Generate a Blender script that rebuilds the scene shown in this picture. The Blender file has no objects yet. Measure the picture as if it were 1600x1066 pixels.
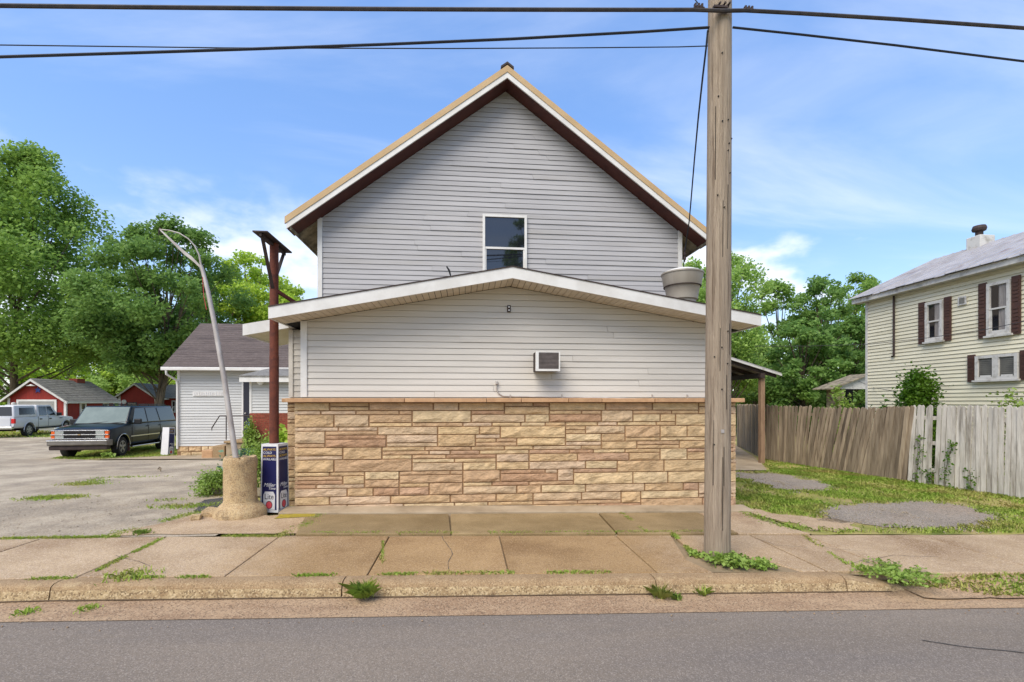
import bpy, bmesh, math, random
import numpy as np
from mathutils import Vector, Matrix, noise

random.seed(7)
PI = math.pi
R = math.radians
sc = bpy.context.scene
C = sc.collection

# ------------------------------------------------------------------ camera
YAW = R(5.5)                       # the street front is seen a little from its left
SN, CS = math.sin(YAW), math.cos(YAW)
FPX, EYE = 750.0, 1.85             # focal length in pixels of a 1600 wide frame, eye height
cam_d = bpy.data.cameras.new('camera')
cam = bpy.data.objects.new('camera', cam_d)
C.objects.link(cam)
cam.location = (0, 0, EYE)
cam.rotation_euler = (PI / 2, 0, -YAW)
cam_d.sensor_width = 36
cam_d.lens = 36 * FPX / 1600
cam_d.shift_y = (628 - 533) / 1600
cam_d.clip_start, cam_d.clip_end = 0.05, 3000
sc.camera = cam

# ------------------------------------------------------------------ light
SUN_EL, SUN_AZ = R(51), R(214)     # azimuth clockwise from +Y: a veiled sun stands behind the camera
sun_dir = Vector((math.sin(SUN_AZ) * math.cos(SUN_EL), math.cos(SUN_AZ) * math.cos(SUN_EL), math.sin(SUN_EL)))
sun_l = bpy.data.lights.new('sun', 'SUN')
sun_l.energy, sun_l.angle, sun_l.color = 1.5, R(38), (1.0, 0.925, 0.81)
sun_o = bpy.data.objects.new('sun', sun_l)
C.objects.link(sun_o)
sun_o.rotation_euler = (-sun_dir).to_track_quat('-Z', 'Y').to_euler()

world = bpy.data.worlds.new('World')
sc.world = world
world.use_nodes = True
def build_world():
    nt = world.node_tree
    N, L = nt.nodes, nt.links
    N.clear()
    out = N.new('ShaderNodeOutputWorld'); bg = N.new('ShaderNodeBackground')
    sky = N.new('ShaderNodeTexSky'); sky.sky_type = 'NISHITA'; sky.sun_disc = False
    sky.sun_elevation, sky.sun_rotation = SUN_EL, SUN_AZ
    sky.air_density, sky.dust_density, sky.ozone_density = 1.0, 0.7, 1.6
    bg.inputs['Strength'].default_value = 0.114
    tc = N.new('ShaderNodeTexCoord')
    sep = N.new('ShaderNodeSeparateXYZ'); L.new(tc.outputs['Generated'], sep.inputs[0])
    def math_(op, a, b=None, clamp=False):
        n = N.new('ShaderNodeMath'); n.operation = op; n.use_clamp = clamp
        for i, v in enumerate((a, b)):
            if v is None: continue
            if isinstance(v, (int, float)): n.inputs[i].default_value = v
            else: L.new(v, n.inputs[i])
        return n.outputs[0]
    def ramp(v, a, b):
        n = N.new('ShaderNodeMapRange'); n.interpolation_type = 'SMOOTHSTEP'
        L.new(v, n.inputs[0]); n.inputs[1].default_value = a; n.inputs[2].default_value = b
        return n.outputs[0]
    # thin high cloud: direction projected on a flat layer, streaked one way
    zz = math_('ADD', math_('MAXIMUM', sep.outputs[2], 0.0), 0.12)
    cx = math_('DIVIDE', sep.outputs[0], zz); cy = math_('DIVIDE', sep.outputs[1], zz)
    comb = N.new('ShaderNodeCombineXYZ'); L.new(cx, comb.inputs[0]); L.new(cy, comb.inputs[1])
    mp = N.new('ShaderNodeMapping'); mp.inputs['Rotation'].default_value = (0, 0, R(24)); mp.inputs['Scale'].default_value = (0.42, 1.25, 1)
    L.new(comb.outputs[0], mp.inputs[0])
    n1 = N.new('ShaderNodeTexNoise'); n1.inputs['Scale'].default_value = 1.0; n1.inputs['Detail'].default_value = 9; n1.inputs['Roughness'].default_value = 0.56
    n1.inputs['Distortion'].default_value = 0.7
    L.new(mp.outputs[0], n1.inputs['Vector'])
    cirrus = math_('MULTIPLY', ramp(n1.outputs['Fac'], 0.42, 0.86), 0.72)
    # small heaped clouds low over the horizon
    mp2 = N.new('ShaderNodeMapping'); mp2.inputs['Scale'].default_value = (1, 1, 2.0); mp2.inputs['Location'].default_value = (4.11, 2.73, 0.0)
    L.new(tc.outputs['Generated'], mp2.inputs[0])
    n2 = N.new('ShaderNodeTexNoise'); n2.inputs['Scale'].default_value = 3.4; n2.inputs['Detail'].default_value = 8; n2.inputs['Roughness'].default_value = 0.52
    L.new(mp2.outputs[0], n2.inputs['Vector'])
    low = math_('SUBTRACT', 1.0, ramp(sep.outputs[2], 0.24, 0.42))
    heap = math_('MULTIPLY', ramp(n2.outputs['Fac'], 0.50, 0.63), low)
    heap = math_('MULTIPLY', heap, 0.85)
    fac = math_('MAXIMUM', cirrus, heap)
    mix = N.new('ShaderNodeMix'); mix.data_type = 'RGBA'
    L.new(fac, mix.inputs[0])
    hs = N.new('ShaderNodeHueSaturation'); hs.inputs['Hue'].default_value = .514; hs.inputs['Saturation'].default_value = 1.75; hs.inputs['Value'].default_value = 1.78
    gm = N.new('ShaderNodeGamma'); gm.inputs[1].default_value = .52; L.new(sky.outputs[0], gm.inputs[0]); L.new(gm.outputs[0], hs.inputs['Color']); L.new(hs.outputs[0], mix.inputs[6])
    mix.inputs[7].default_value = (4.3, 4.4, 4.6, 1)
    L.new(mix.outputs[2], bg.inputs[0]); L.new(bg.outputs[0], out.inputs[0])
build_world()

vs = sc.view_settings
vs.view_transform, vs.look, vs.gamma, vs.use_curve_mapping = 'Standard', 'None', 1.0, False
vs.exposure = 1.4
sc.cycles.max_bounces = 6
sc.cycles.transparent_max_bounces = 6

# ------------------------------------------------------------------ helpers: place
def smooth(a, b, x):
    t = max(0.0, min(1.0, (x - a) / (b - a))); return t * t * (3 - 2 * t)
def zg(X, Y):                      # lie of the land: falls to the right along the street, the yard falls back
    z = -.017 * (max(-4, min(9, X)) - .9)
    if X < -3: z -= .0295 * (max(8, min(20, Y)) - 8) * smooth(-3, -6, X)
    return z
def ray(px, py):
    l = (px - 800) / FPX
    return Vector((l * CS + SN, -l * SN + CS, -(py - 628) / FPX))
def on_y(px, py, Y):
    r = ray(px, py); t = Y / r.y; return Vector((r.x * t, Y, EYE + r.z * t))
def on_x(px, py, X):
    r = ray(px, py); t = X / r.x; return Vector((X, r.y * t, EYE + r.z * t))
def at_d(px, py, d):
    r = ray(px, py); return Vector((r.x * d, r.y * d, EYE + r.z * d))
def on_g(px, py, dz=0.0):
    r = ray(px, py); t = 8.0
    for i in range(60):
        z = zg(r.x * t, r.y * t) + dz
        t = t * .4 + .6 * (z - EYE) / r.z
    return Vector((r.x * t, r.y * t, z))

# ------------------------------------------------------------------ helpers: materials
def lin(c):
    return tuple(((v / 12.92) if v <= .04045 else ((v + .055) / 1.055) ** 2.4) for v in (x / 255 for x in c)) + (1,)
def mat(name, c1, c2=None, scale=4, rough=.75, bump=0, bscale=None, rnd=0, stretch=(1, 1, 1), metal=0, spec=.4,
        c3=None, s3=.6, t3=(.5, .7), detail=6, ramp=(.38, .64), hue=0, coat=0, transl=0, speck=None, trans=0, local=False, bdist=.02):
    m = bpy.data.materials.new(name); m.use_nodes = True
    nt = m.node_tree; N, L = nt.nodes, nt.links
    p = N['Principled BSDF']
    p.inputs['Roughness'].default_value = rough
    p.inputs['Metallic'].default_value = metal
    p.inputs['Specular IOR Level'].default_value = spec
    p.inputs['Coat Weight'].default_value = coat
    if trans: p.inputs['Transmission Weight'].default_value = trans
    c1 = lin(c1); c2 = lin(c2) if c2 else c1
    if local:
        g = N.new('ShaderNodeTexCoord'); pos = g.outputs['Object']
    else:
        g = N.new('ShaderNodeNewGeometry'); pos = g.outputs['Position']
    mp = N.new('ShaderNodeMapping'); mp.inputs['Scale'].default_value = stretch
    L.new(pos, mp.inputs[0])
    vec = mp.outputs[0]
    if rnd or hue:
        oi = N.new('ShaderNodeObjectInfo')
        if rnd >= .02 and not transl:          # every piece gets its own cut of the grain
            om = N.new('ShaderNodeVectorMath'); om.operation = 'SCALE'; om.inputs[0].default_value = (31, 17, 23); L.new(oi.outputs['Random'], om.inputs['Scale'])
            oa = N.new('ShaderNodeVectorMath'); oa.operation = 'ADD'; L.new(mp.outputs[0], oa.inputs[0]); L.new(om.outputs[0], oa.inputs[1]); vec = oa.outputs[0]
    def nz(s, d=detail, r=.6):
        n = N.new('ShaderNodeTexNoise'); n.inputs['Scale'].default_value = s; n.inputs['Detail'].default_value = d
        n.inputs['Roughness'].default_value = r
        L.new(vec, n.inputs['Vector']); return n.outputs['Fac']
    def mr(v, a, b, lo=0, hi=1):
        n = N.new('ShaderNodeMapRange'); L.new(v, n.inputs[0])
        n.inputs[1].default_value, n.inputs[2].default_value, n.inputs[3].default_value, n.inputs[4].default_value = a, b, lo, hi
        return n.outputs[0]
    def mixc(f, a, b, mode='MIX'):
        n = N.new('ShaderNodeMix'); n.data_type = 'RGBA'; n.blend_type = mode
        if isinstance(f, (int, float)): n.inputs[0].default_value = f
        else: L.new(f, n.inputs[0])
        for i, v in ((6, a), (7, b)):
            if isinstance(v, tuple): n.inputs[i].default_value = v
            else: L.new(v, n.inputs[i])
        return n.outputs[2]
    col = mixc(mr(nz(scale), *ramp), c1, c2)
    if c3: col = mixc(mr(nz(s3, 8, .65), *t3), col, lin(c3))
    if speck:                       # fine aggregate: (scale, light colour, dark colour, amount)
        v = N.new('ShaderNodeTexVoronoi'); v.inputs['Scale'].default_value = speck[0]
        gp = N.new('ShaderNodeNewGeometry'); L.new(gp.outputs['Position'], v.inputs['Vector'])
        sx = N.new('ShaderNodeSeparateColor'); L.new(v.outputs['Color'], sx.inputs[0])
        col = mixc(mr(sx.outputs[0], .74, .82, 0, speck[3]), col, lin(speck[1]))
        col = mixc(mr(sx.outputs[1], .74, .82, 0, speck[3]), col, lin(speck[2]))
    if rnd or hue:
        h = N.new('ShaderNodeHueSaturation'); L.new(col, h.inputs['Color'])
        L.new(mr(oi.outputs['Random'], 0, 1, 1 - rnd, 1 + rnd), h.inputs['Value'])
        if hue:
            f = N.new('ShaderNodeMath'); f.operation = 'MULTIPLY'; L.new(oi.outputs['Random'], f.inputs[0]); f.inputs[1].default_value = 7.31
            f2 = N.new('ShaderNodeMath'); f2.operation = 'FRACT'; L.new(f.outputs[0], f2.inputs[0])
            L.new(mr(f2.outputs[0], 0, 1, .5 - hue, .5 + hue), h.inputs['Hue'])
        col = h.outputs[0]
    L.new(col, p.inputs['Base Color'])
    if bump:
        b = N.new('ShaderNodeBump'); b.inputs['Strength'].default_value = bump; b.inputs['Distance'].default_value = bdist
        L.new(nz(bscale or scale * 4, 8, .65), b.inputs['Height']); L.new(b.outputs[0], p.inputs['Normal'])
    if transl:
        t = N.new('ShaderNodeBsdfTranslucent'); L.new(col, t.inputs[0])
        ms = N.new('ShaderNodeMixShader'); ms.inputs[0].default_value = transl
        L.new(p.outputs[0], ms.inputs[1]); L.new(t.outputs[0], ms.inputs[2])
        L.new(ms.outputs[0], N['Material Output'].inputs[0])
    return m

def stone_mat(name):
    m = bpy.data.materials.new(name); m.use_nodes = True
    nt = m.node_tree; N, L = nt.nodes, nt.links; p = N['Principled BSDF']; p.inputs['Roughness'].default_value = .9
    p.inputs['Specular IOR Level'].default_value = .25
    oi = N.new('ShaderNodeObjectInfo'); g = N.new('ShaderNodeNewGeometry')
    r = N.new('ShaderNodeValToRGB'); e = r.color_ramp.elements
    cols = [(200, 170, 126), (192, 160, 118), (204, 176, 132), (196, 168, 132), (178, 140, 106), (206, 180, 138), (194, 160, 120), (198, 170, 138), (188, 154, 116), (204, 174, 128), (196, 164, 120), (184, 148, 116)]
    e[0].position = 0; e[0].color = lin(cols[0]); e[1].position = 1 / len(cols); e[1].color = lin(cols[1])
    for i in range(2, len(cols)):
        k = e.new(i / len(cols)); k.color = lin(cols[i])
    r.color_ramp.interpolation = 'CONSTANT'
    L.new(oi.outputs['Random'], r.inputs[0])
    n = N.new('ShaderNodeTexNoise'); n.inputs['Scale'].default_value = 7; n.inputs['Detail'].default_value = 8; n.inputs['Roughness'].default_value = .65
    mp = N.new('ShaderNodeMapping'); mp.inputs['Scale'].default_value = (.8, 1, 1.25); mp.inputs['Rotation'].default_value = (0, R(25), 0)
    L.new(g.outputs['Position'], mp.inputs[0]); L.new(mp.outputs[0], n.inputs['Vector'])
    mr = N.new('ShaderNodeMapRange'); L.new(n.outputs['Fac'], mr.inputs[0]); mr.inputs[1].default_value = .3; mr.inputs[2].default_value = .7
    mr.inputs[3].default_value = .72; mr.inputs[4].default_value = 1.18
    h = N.new('ShaderNodeHueSaturation'); L.new(r.outputs[0], h.inputs['Color']); L.new(mr.outputs[0], h.inputs['Value'])
    h.inputs['Saturation'].default_value = .94; h.inputs['Hue'].default_value = .5
    L.new(h.outputs[0], p.inputs['Base Color'])
    n2 = N.new('ShaderNodeTexNoise'); n2.inputs['Scale'].default_value = 11; n2.inputs['Detail'].default_value = 9; n2.inputs['Roughness'].default_value = .6
    L.new(mp.outputs[0], n2.inputs['Vector'])
    b = N.new('ShaderNodeBump'); b.inputs['Strength'].default_value = .85; b.inputs['Distance'].default_value = .05
    L.new(n2.outputs['Fac'], b.inputs['Height']); L.new(b.outputs[0], p.inputs['Normal'])
    return m

def pavement_mat(name):
    m = mat(name, (180, 156, 123), (163, 139, 106), scale=1.3, rough=.93, bump=.35, bscale=70, rnd=.06, c3=(138, 112, 80), s3=.9, t3=(.45, .68), speck=(110, (206, 186, 164), (122, 100, 82), .5))
    nt = m.node_tree; N, L = nt.nodes, nt.links; p = N['Principled BSDF']
    old = p.inputs['Base Color'].links[0].from_socket
    g = N.new('ShaderNodeNewGeometry'); sp = N.new('ShaderNodeSeparateXYZ'); L.new(g.outputs['Position'], sp.inputs[0])
    n = N.new('ShaderNodeTexNoise'); n.inputs['Scale'].default_value = .9; n.inputs['Detail'].default_value = 8; n.inputs['Roughness'].default_value = .68; L.new(g.outputs['Position'], n.inputs['Vector'])
    def mt(op, a, b):
        q = N.new('ShaderNodeMath'); q.operation = op
        for i, v in enumerate((a, b)):
            if isinstance(v, (int, float)): q.inputs[i].default_value = v
            else: L.new(v, q.inputs[i])
        return q.outputs[0]
    d = mt('ABSOLUTE', mt('SUBTRACT', sp.outputs[0], .25), 0)
    d = mt('ADD', d, mt('MULTIPLY', mt('SUBTRACT', n.outputs['Fac'], .5), 3.2))
    r = N.new('ShaderNodeMapRange'); r.interpolation_type = 'SMOOTHSTEP'; L.new(d, r.inputs[0]); r.inputs[1].default_value = 3.5; r.inputs[2].default_value = 1.6; r.inputs[3].default_value = 0; r.inputs[4].default_value = .95
    mx = N.new('ShaderNodeMix'); mx.data_type = 'RGBA'; mx.blend_type = 'MULTIPLY'; L.new(r.outputs[0], mx.inputs[0]); L.new(old, mx.inputs[6]); mx.inputs[7].default_value = (.78, .68, .50, 1)
    L.new(mx.outputs[2], p.inputs['Base Color'])
    return m
def shingle_mat(name, c1, c2, c3):
    return mat(name, c1, c2, scale=9, rough=.95, bump=.4, bscale=120, rnd=.07, stretch=(.7, 2, 2), c3=c3, s3=1.3, speck=(60, c3, c1, .35), bdist=.01)

M = {}
M['siding'] = mat('grey_siding', (170, 168, 168), (160, 158, 158), scale=3, rough=.55, rnd=.035, stretch=(.25, 1, 2.5), c3=(150, 146, 140), s3=.8, t3=(.55, .8), spec=.35, bump=.03, bscale=40)
M['siding_low'] = mat('pale_siding', (200, 194, 184), (190, 184, 174), scale=2.2, rough=.55, rnd=.035, stretch=(.25, 1, 2.0), spec=.35, c3=(182, 172, 158), s3=.9, t3=(.58, .85))
M['siding_white'] = mat('white_siding', (190, 190, 187), (180, 179, 175), scale=2, rough=.55, rnd=.03, stretch=(.3, 1, 2))
M['siding_cream'] = mat('cream_siding', (220, 214, 188), (210, 203, 176), scale=2.4, rough=.6, rnd=.035, stretch=(1, .3, 1.6), c3=(176, 168, 134), s3=1.1, t3=(.55, .85))
M['white'] = mat('white_trim', (216, 214, 209), (203, 200, 194), scale=3, rough=.5, bump=.03, bscale=30)
M['white_old'] = mat('weathered_white_paint', (196, 194, 188), (150, 145, 136), scale=6, rough=.8, bump=.2, bscale=40, ramp=(.5, .72), stretch=(1, 1, 1))
M['cream_trim'] = mat('cream_soffit', (206, 198, 178), (196, 187, 164), scale=3, rough=.6)
M['soffit'] = mat('soffit_panel_paint', (206, 197, 180), (194, 184, 166), scale=5, rough=.65, rnd=.05)
M['brown'] = mat('brown_red_paint', (84, 44, 36), (70, 36, 31), scale=4, rough=.7)
M['tan_metal'] = mat('tan_metal', (186, 158, 116), (176, 147, 104), scale=2, rough=.5, spec=.4)
M['old_wood'] = mat('stained_wood', (150, 138, 116), (92, 84, 70), scale=5, rough=.9, bump=.3)
M['dark'] = mat('dark_gap', (26, 24, 23), rough=.9)
M['black'] = mat('black_plastic', (22, 22, 23), rough=.5)
M['stone'] = stone_mat('sandstone')
M['mortar'] = mat('mortar', (146, 114, 82), (124, 96, 68), scale=20, rough=.95)
M['cap'] = mat('cap_stone', (186, 148, 110), (170, 132, 98), scale=8, rough=.85, bump=.2, bscale=60, rnd=.08)
M['shingle'] = shingle_mat('brown_shingle', (88, 78, 74), (104, 93, 88), (66, 58, 56))
M['shingle_grey'] = shingle_mat('grey_shingle', (112, 110, 106), (140, 137, 130), (82, 78, 74))
M['brick'] = mat('red_brick', (146, 74, 56), (122, 58, 46), scale=14, rough=.9, rnd=.16, bump=.2)
M['wood_pole'] = mat('weathered_pole', (172, 155, 134), (146, 130, 111), scale=16, rough=.9, bump=1, bscale=34, stretch=(2.6, 2.6, .10), c3=(104, 86, 68), s3=9, t3=(.54, .7), bdist=.03)
M['fence'] = mat('weathered_fence', (158, 142, 120), (126, 110, 90), scale=7, rough=.9, rnd=.28, bump=.5, bscale=22, stretch=(2, 2, .18), c3=(66, 54, 43), s3=1.2, t3=(.5, .72))
M['fence_white'] = mat('peeling_white_fence', (206, 200, 190), (180, 174, 164), scale=8, rough=.85, rnd=.09, bump=.4, bscale=22, stretch=(2, 2, .22), c3=(110, 100, 86), s3=3.4, t3=(.5, .72))
M['rust'] = mat('rusty_steel', (104, 52, 34), (78, 38, 28), scale=8, rough=.8, bump=.2, bscale=60, c3=(128, 74, 44), s3=12, t3=(.6, .75))
M['steel_dark'] = mat('dark_steel', (62, 48, 44), (46, 36, 34), scale=6, rough=.7)
M['galv'] = mat('galvanised', (186, 180, 174), (160, 152, 146), scale=7, rough=.55, metal=.2, stretch=(1, 1, .5))
M['concrete_old'] = mat('old_cast_concrete', (192, 166, 124), (170, 142, 104), scale=6, rough=.95, bump=.9, bscale=45, c3=(110, 96, 74), s3=3, t3=(.56, .75), speck=(110, (205, 185, 150), (96, 80, 58), .5))
M['concrete'] = mat('sidewalk_concrete', (180, 156, 132), (166, 142, 117), scale=1.3, rough=.93, bump=.25, bscale=90, rnd=.05, c3=(150, 122, 94), s3=.55, t3=(.46, .7), speck=(150, (204, 184, 164), (132, 110, 92), .4))
M['concrete'] = pavement_mat('stained_pavement')
M['unused'] = mat('rain_stained_concrete', (154, 124, 86), (140, 108, 70), scale=1.1, rough=.92, bump=.25, bscale=90, rnd=.04, c3=(142, 112, 68), s3=.7, t3=(.42, .7), speck=(150, (186, 158, 124), (116, 92, 62), .4))
M['concrete_wet'] = mat('stained_concrete', (152, 130, 92), (134, 113, 76), scale=1.6, rough=.9, bump=.25, bscale=90, rnd=.05, c3=(116, 96, 60), s3=.9, t3=(.45, .7), speck=(150, (156, 134, 104), (88, 72, 50), .35))
M['concrete_pale'] = mat('pale_concrete', (172, 154, 128), (152, 134, 108), scale=1.5, rough=.93, bump=.2, bscale=80, c3=(126, 110, 86), s3=.8)
M['kerb'] = mat('kerb_concrete', (158, 132, 98), (138, 112, 80), scale=3, rough=.93, bump=.4, bscale=60, c3=(178, 154, 116), s3=6, t3=(.54, .72), speck=(120, (186, 162, 126), (92, 74, 54), .45))
M['kerb_face'] = mat('spalled_kerb_face', (186, 162, 122), (152, 126, 92), scale=9, rough=.95, bump=.9, bscale=60, speck=(75, (206, 184, 146), (110, 90, 64), .7))
M['gutter'] = mat('sandy_gutter', (174, 146, 114), (150, 122, 94), scale=3, rough=.95, bump=.6, bscale=90, speck=(90, (190, 164, 132), (92, 76, 60), .6), stretch=(.5, 1.5, 1))
M['road'] = mat('road_asphalt', (128, 116, 102), (117, 106, 93), scale=1.1, rough=.9, bump=.5, bscale=160, c3=(110, 102, 95), s3=.6, t3=(.44, .7), stretch=(.22, 1.3, 1), speck=(130, (166, 155, 142), (84, 79, 74), .45), bdist=.008)
M['lot'] = mat('worn_gravel_asphalt', (166, 150, 126), (138, 125, 106), scale=1.2, rough=.95, bump=.6, bscale=70, c3=(188, 173, 148), s3=.5, t3=(.47, .62), speck=(60, (192, 181, 163), (108, 98, 86), .4))
M['patch'] = mat('asphalt_patch', (150, 138, 122), (134, 122, 107), scale=1.5, rough=.95, bump=.6, bscale=90, c3=(152, 134, 114), s3=.8, speck=(80, (178, 168, 156), (80, 74, 68), .7))
M['lawn'] = mat('lawn_soil', (146, 142, 70), (162, 142, 96), scale=1.5, rough=1, bump=.6, bscale=40, c3=(84, 100, 34), s3=.8)
M['earth'] = mat('bare_earth', (148, 128, 100), (126, 110, 82), scale=3, rough=1, bump=.6, bscale=40)
M['grass'] = mat('grass_blade', (146, 180, 64), (170, 188, 88), scale=1.0, rough=.7, transl=.35, c3=(186, 168, 104), s3=.9, t3=(.46, .7))
M['weed'] = mat('weed_leaf', (128, 158, 62), (152, 174, 84), scale=9, rough=.6, transl=.35, rnd=.1)
M['hosta'] = mat('hosta_leaf', (92, 128, 96), (124, 150, 122), scale=12, rough=.5, transl=.25)
M['bark'] = mat('tree_bark', (98, 86, 68), (72, 62, 50), scale=6, rough=.95, bump=.6, stretch=(2, 2, .4), bscale=14)
def leaf(name, a, b, c):
    return mat(name, a, b, scale=.9, rough=.55, transl=.52, c3=c, s3=3.2, t3=(.5, .72), ramp=(.34, .68), spec=.3, rnd=.05)
M['leaf_mid'] = leaf('maple_leaf', (128, 160, 74), (152, 182, 88), (104, 136, 62))
M['leaf_dark'] = leaf('dark_leaf', (116, 152, 78), (142, 174, 90), (94, 128, 66))
M['leaf_bright'] = leaf('bright_leaf', (174, 202, 74), (196, 216, 94), (146, 182, 66))
M['leaf_light'] = leaf('light_leaf', (154, 186, 96), (176, 202, 110), (128, 162, 82))
M['leaf_ivy'] = leaf('ivy_leaf', (76, 116, 32), (110, 142, 44), (56, 90, 28))
M['red_barn'] = mat('barn_red', (142, 38, 26), (124, 32, 24), scale=3, rough=.7, stretch=(3, 3, .5))
M['navy'] = mat('navy_print', (24, 26, 74), rough=.4)
M['print_white'] = mat('white_print', (214, 212, 210), (206, 204, 204), scale=8, rough=.45)
M['print_gold'] = mat('gold_print', (206, 168, 58), rough=.5)
M['print_red'] = mat('red_print', (200, 76, 84), rough=.5)
M['print_blue'] = mat('blue_print', (40, 62, 180), rough=.5)
M['print_black'] = mat('dark_print', (34, 34, 46), rough=.5)
M['chrome'] = mat('chrome', (196, 196, 196), rough=.22, metal=1)
M['bumper_grey'] = mat('dull_bumper', (122, 116, 108), (104, 98, 92), scale=4, rough=.45, metal=.3)
M['rim'] = mat('alloy_rim', (164, 160, 152), (140, 136, 130), scale=10, rough=.4, metal=.6)
M['tyre'] = mat('tyre_rubber', (34, 33, 32), (46, 44, 42), scale=12, rough=.9)
M['suv_paint'] = mat('dark_green_paint', (7, 24, 32), (7, 19, 30), scale=1, rough=.32, coat=.25, spec=.3)
M['silver_paint'] = mat('silver_paint', (200, 200, 200), (192, 192, 194), scale=1, rough=.45, metal=.0, coat=.15)
M['black_paint'] = mat('black_paint', (20, 22, 24), rough=.25, coat=1)
M['car_glass'] = mat('car_glass', (18, 24, 26), rough=.06, spec=.9)
M['screen_glass'] = mat('windscreen_glass', (104, 120, 118), (84, 102, 102), scale=1.2, rough=.3, spec=.15)
M['tinted'] = mat('tinted_glass', (26, 26, 32), rough=.1, spec=.8)
M['lamp_clear'] = mat('lamp_lens', (168, 172, 164), (128, 134, 128), scale=30, rough=.15, spec=.8)
M['amber'] = mat('amber_lens', (222, 96, 34), rough=.2)
M['tail_red'] = mat('red_lens', (196, 30, 34), rough=.2)
M['flap'] = mat('rust_mud', (112, 78, 62), (88, 62, 50), scale=6, rough=.9)
M['glass'] = mat('window_glass', (26, 28, 34), rough=.03, spec=1.0)
M['curtain'] = mat('pale_curtain', (150, 144, 138), (124, 118, 114), scale=5, rough=.8, stretch=(6, 6, .5))
M['blind'] = mat('window_blind', (120, 118, 110), (104, 102, 96), scale=5, rough=.7)
M['shutter'] = mat('brown_shutter', (82, 56, 46), (70, 47, 40), scale=5, rough=.7, rnd=.08)
M['metal_roof'] = mat('pale_metal_roof', (178, 174, 172), (160, 155, 152), scale=2.2, rough=.5, metal=.25, rnd=.05, c3=(134, 116, 112), s3=1.6, t3=(.56, .78))
M['wood_post'] = mat('timber_post', (150, 122, 96), (124, 98, 76), scale=8, rough=.85, stretch=(2, 2, .3), bump=.3)
M['grey_door'] = mat('grey_door', (150, 148, 142), (140, 138, 132), scale=3, rough=.6)
M['fan'] = mat('fan_housing', (166, 158, 146), (152, 143, 130), scale=3, rough=.5, metal=.2, stretch=(1, 1, .4))
M['ac_grille'] = mat('ac_grille', (108, 98, 94), (92, 84, 80), scale=12, rough=.6)
M['cable'] = mat('cable_sheath', (30, 34, 44), rough=.6)
M['cable_grey'] = mat('cable_bundle', (48, 46, 50), (70, 64, 62), scale=8, rough=.7)
M['star_blue'] = mat('blue_star_paint', (54, 70, 140), rough=.5)
M['joint'] = mat('dirt_filled_joint', (104, 86, 64), (80, 66, 50), scale=12, rough=1)
M['tar'] = mat('dark_asphalt', (82, 78, 74), (66, 62, 60), scale=3, rough=.95, bump=.6, bscale=60)

# ------------------------------------------------------------------ helpers: objects
def wm(o):
    m = o.matrix_basis.copy()
    return (wm(o.parent) @ o.matrix_parent_inverse @ m) if o.parent else m
def adopt(o, parent):
    o.parent = parent
    o.matrix_parent_inverse = wm(parent).inverted()
def tag(o, label=None, cat=None, group=None, kind=None):
    if label: o['label'] = label
    if cat: o['category'] = cat
    if group: o['group'] = group
    if kind: o['kind'] = kind
    return o
def empty(name, loc=(0, 0, 0), label=None, cat=None, group=None, kind=None, parent=None):
    o = bpy.data.objects.new(name, None); C.objects.link(o); o.location = loc
    o.empty_display_size = .2
    if parent: adopt(o, parent)
    return tag(o, label, cat, group, kind)
def link(name, me, m, parent=None, loc=None):
    o = bpy.data.objects.new(name, me); C.objects.link(o)
    if m and not me.materials: me.materials.append(m)
    if loc is not None: o.location = loc
    if parent: adopt(o, parent)
    return o
def copy_tree(o, parent=None):
    c = o.copy(); C.objects.link(c)
    if parent: c.parent = parent; c.matrix_parent_inverse = o.matrix_parent_inverse.copy()
    for ch in o.children: copy_tree(ch, c)
    return c

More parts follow.
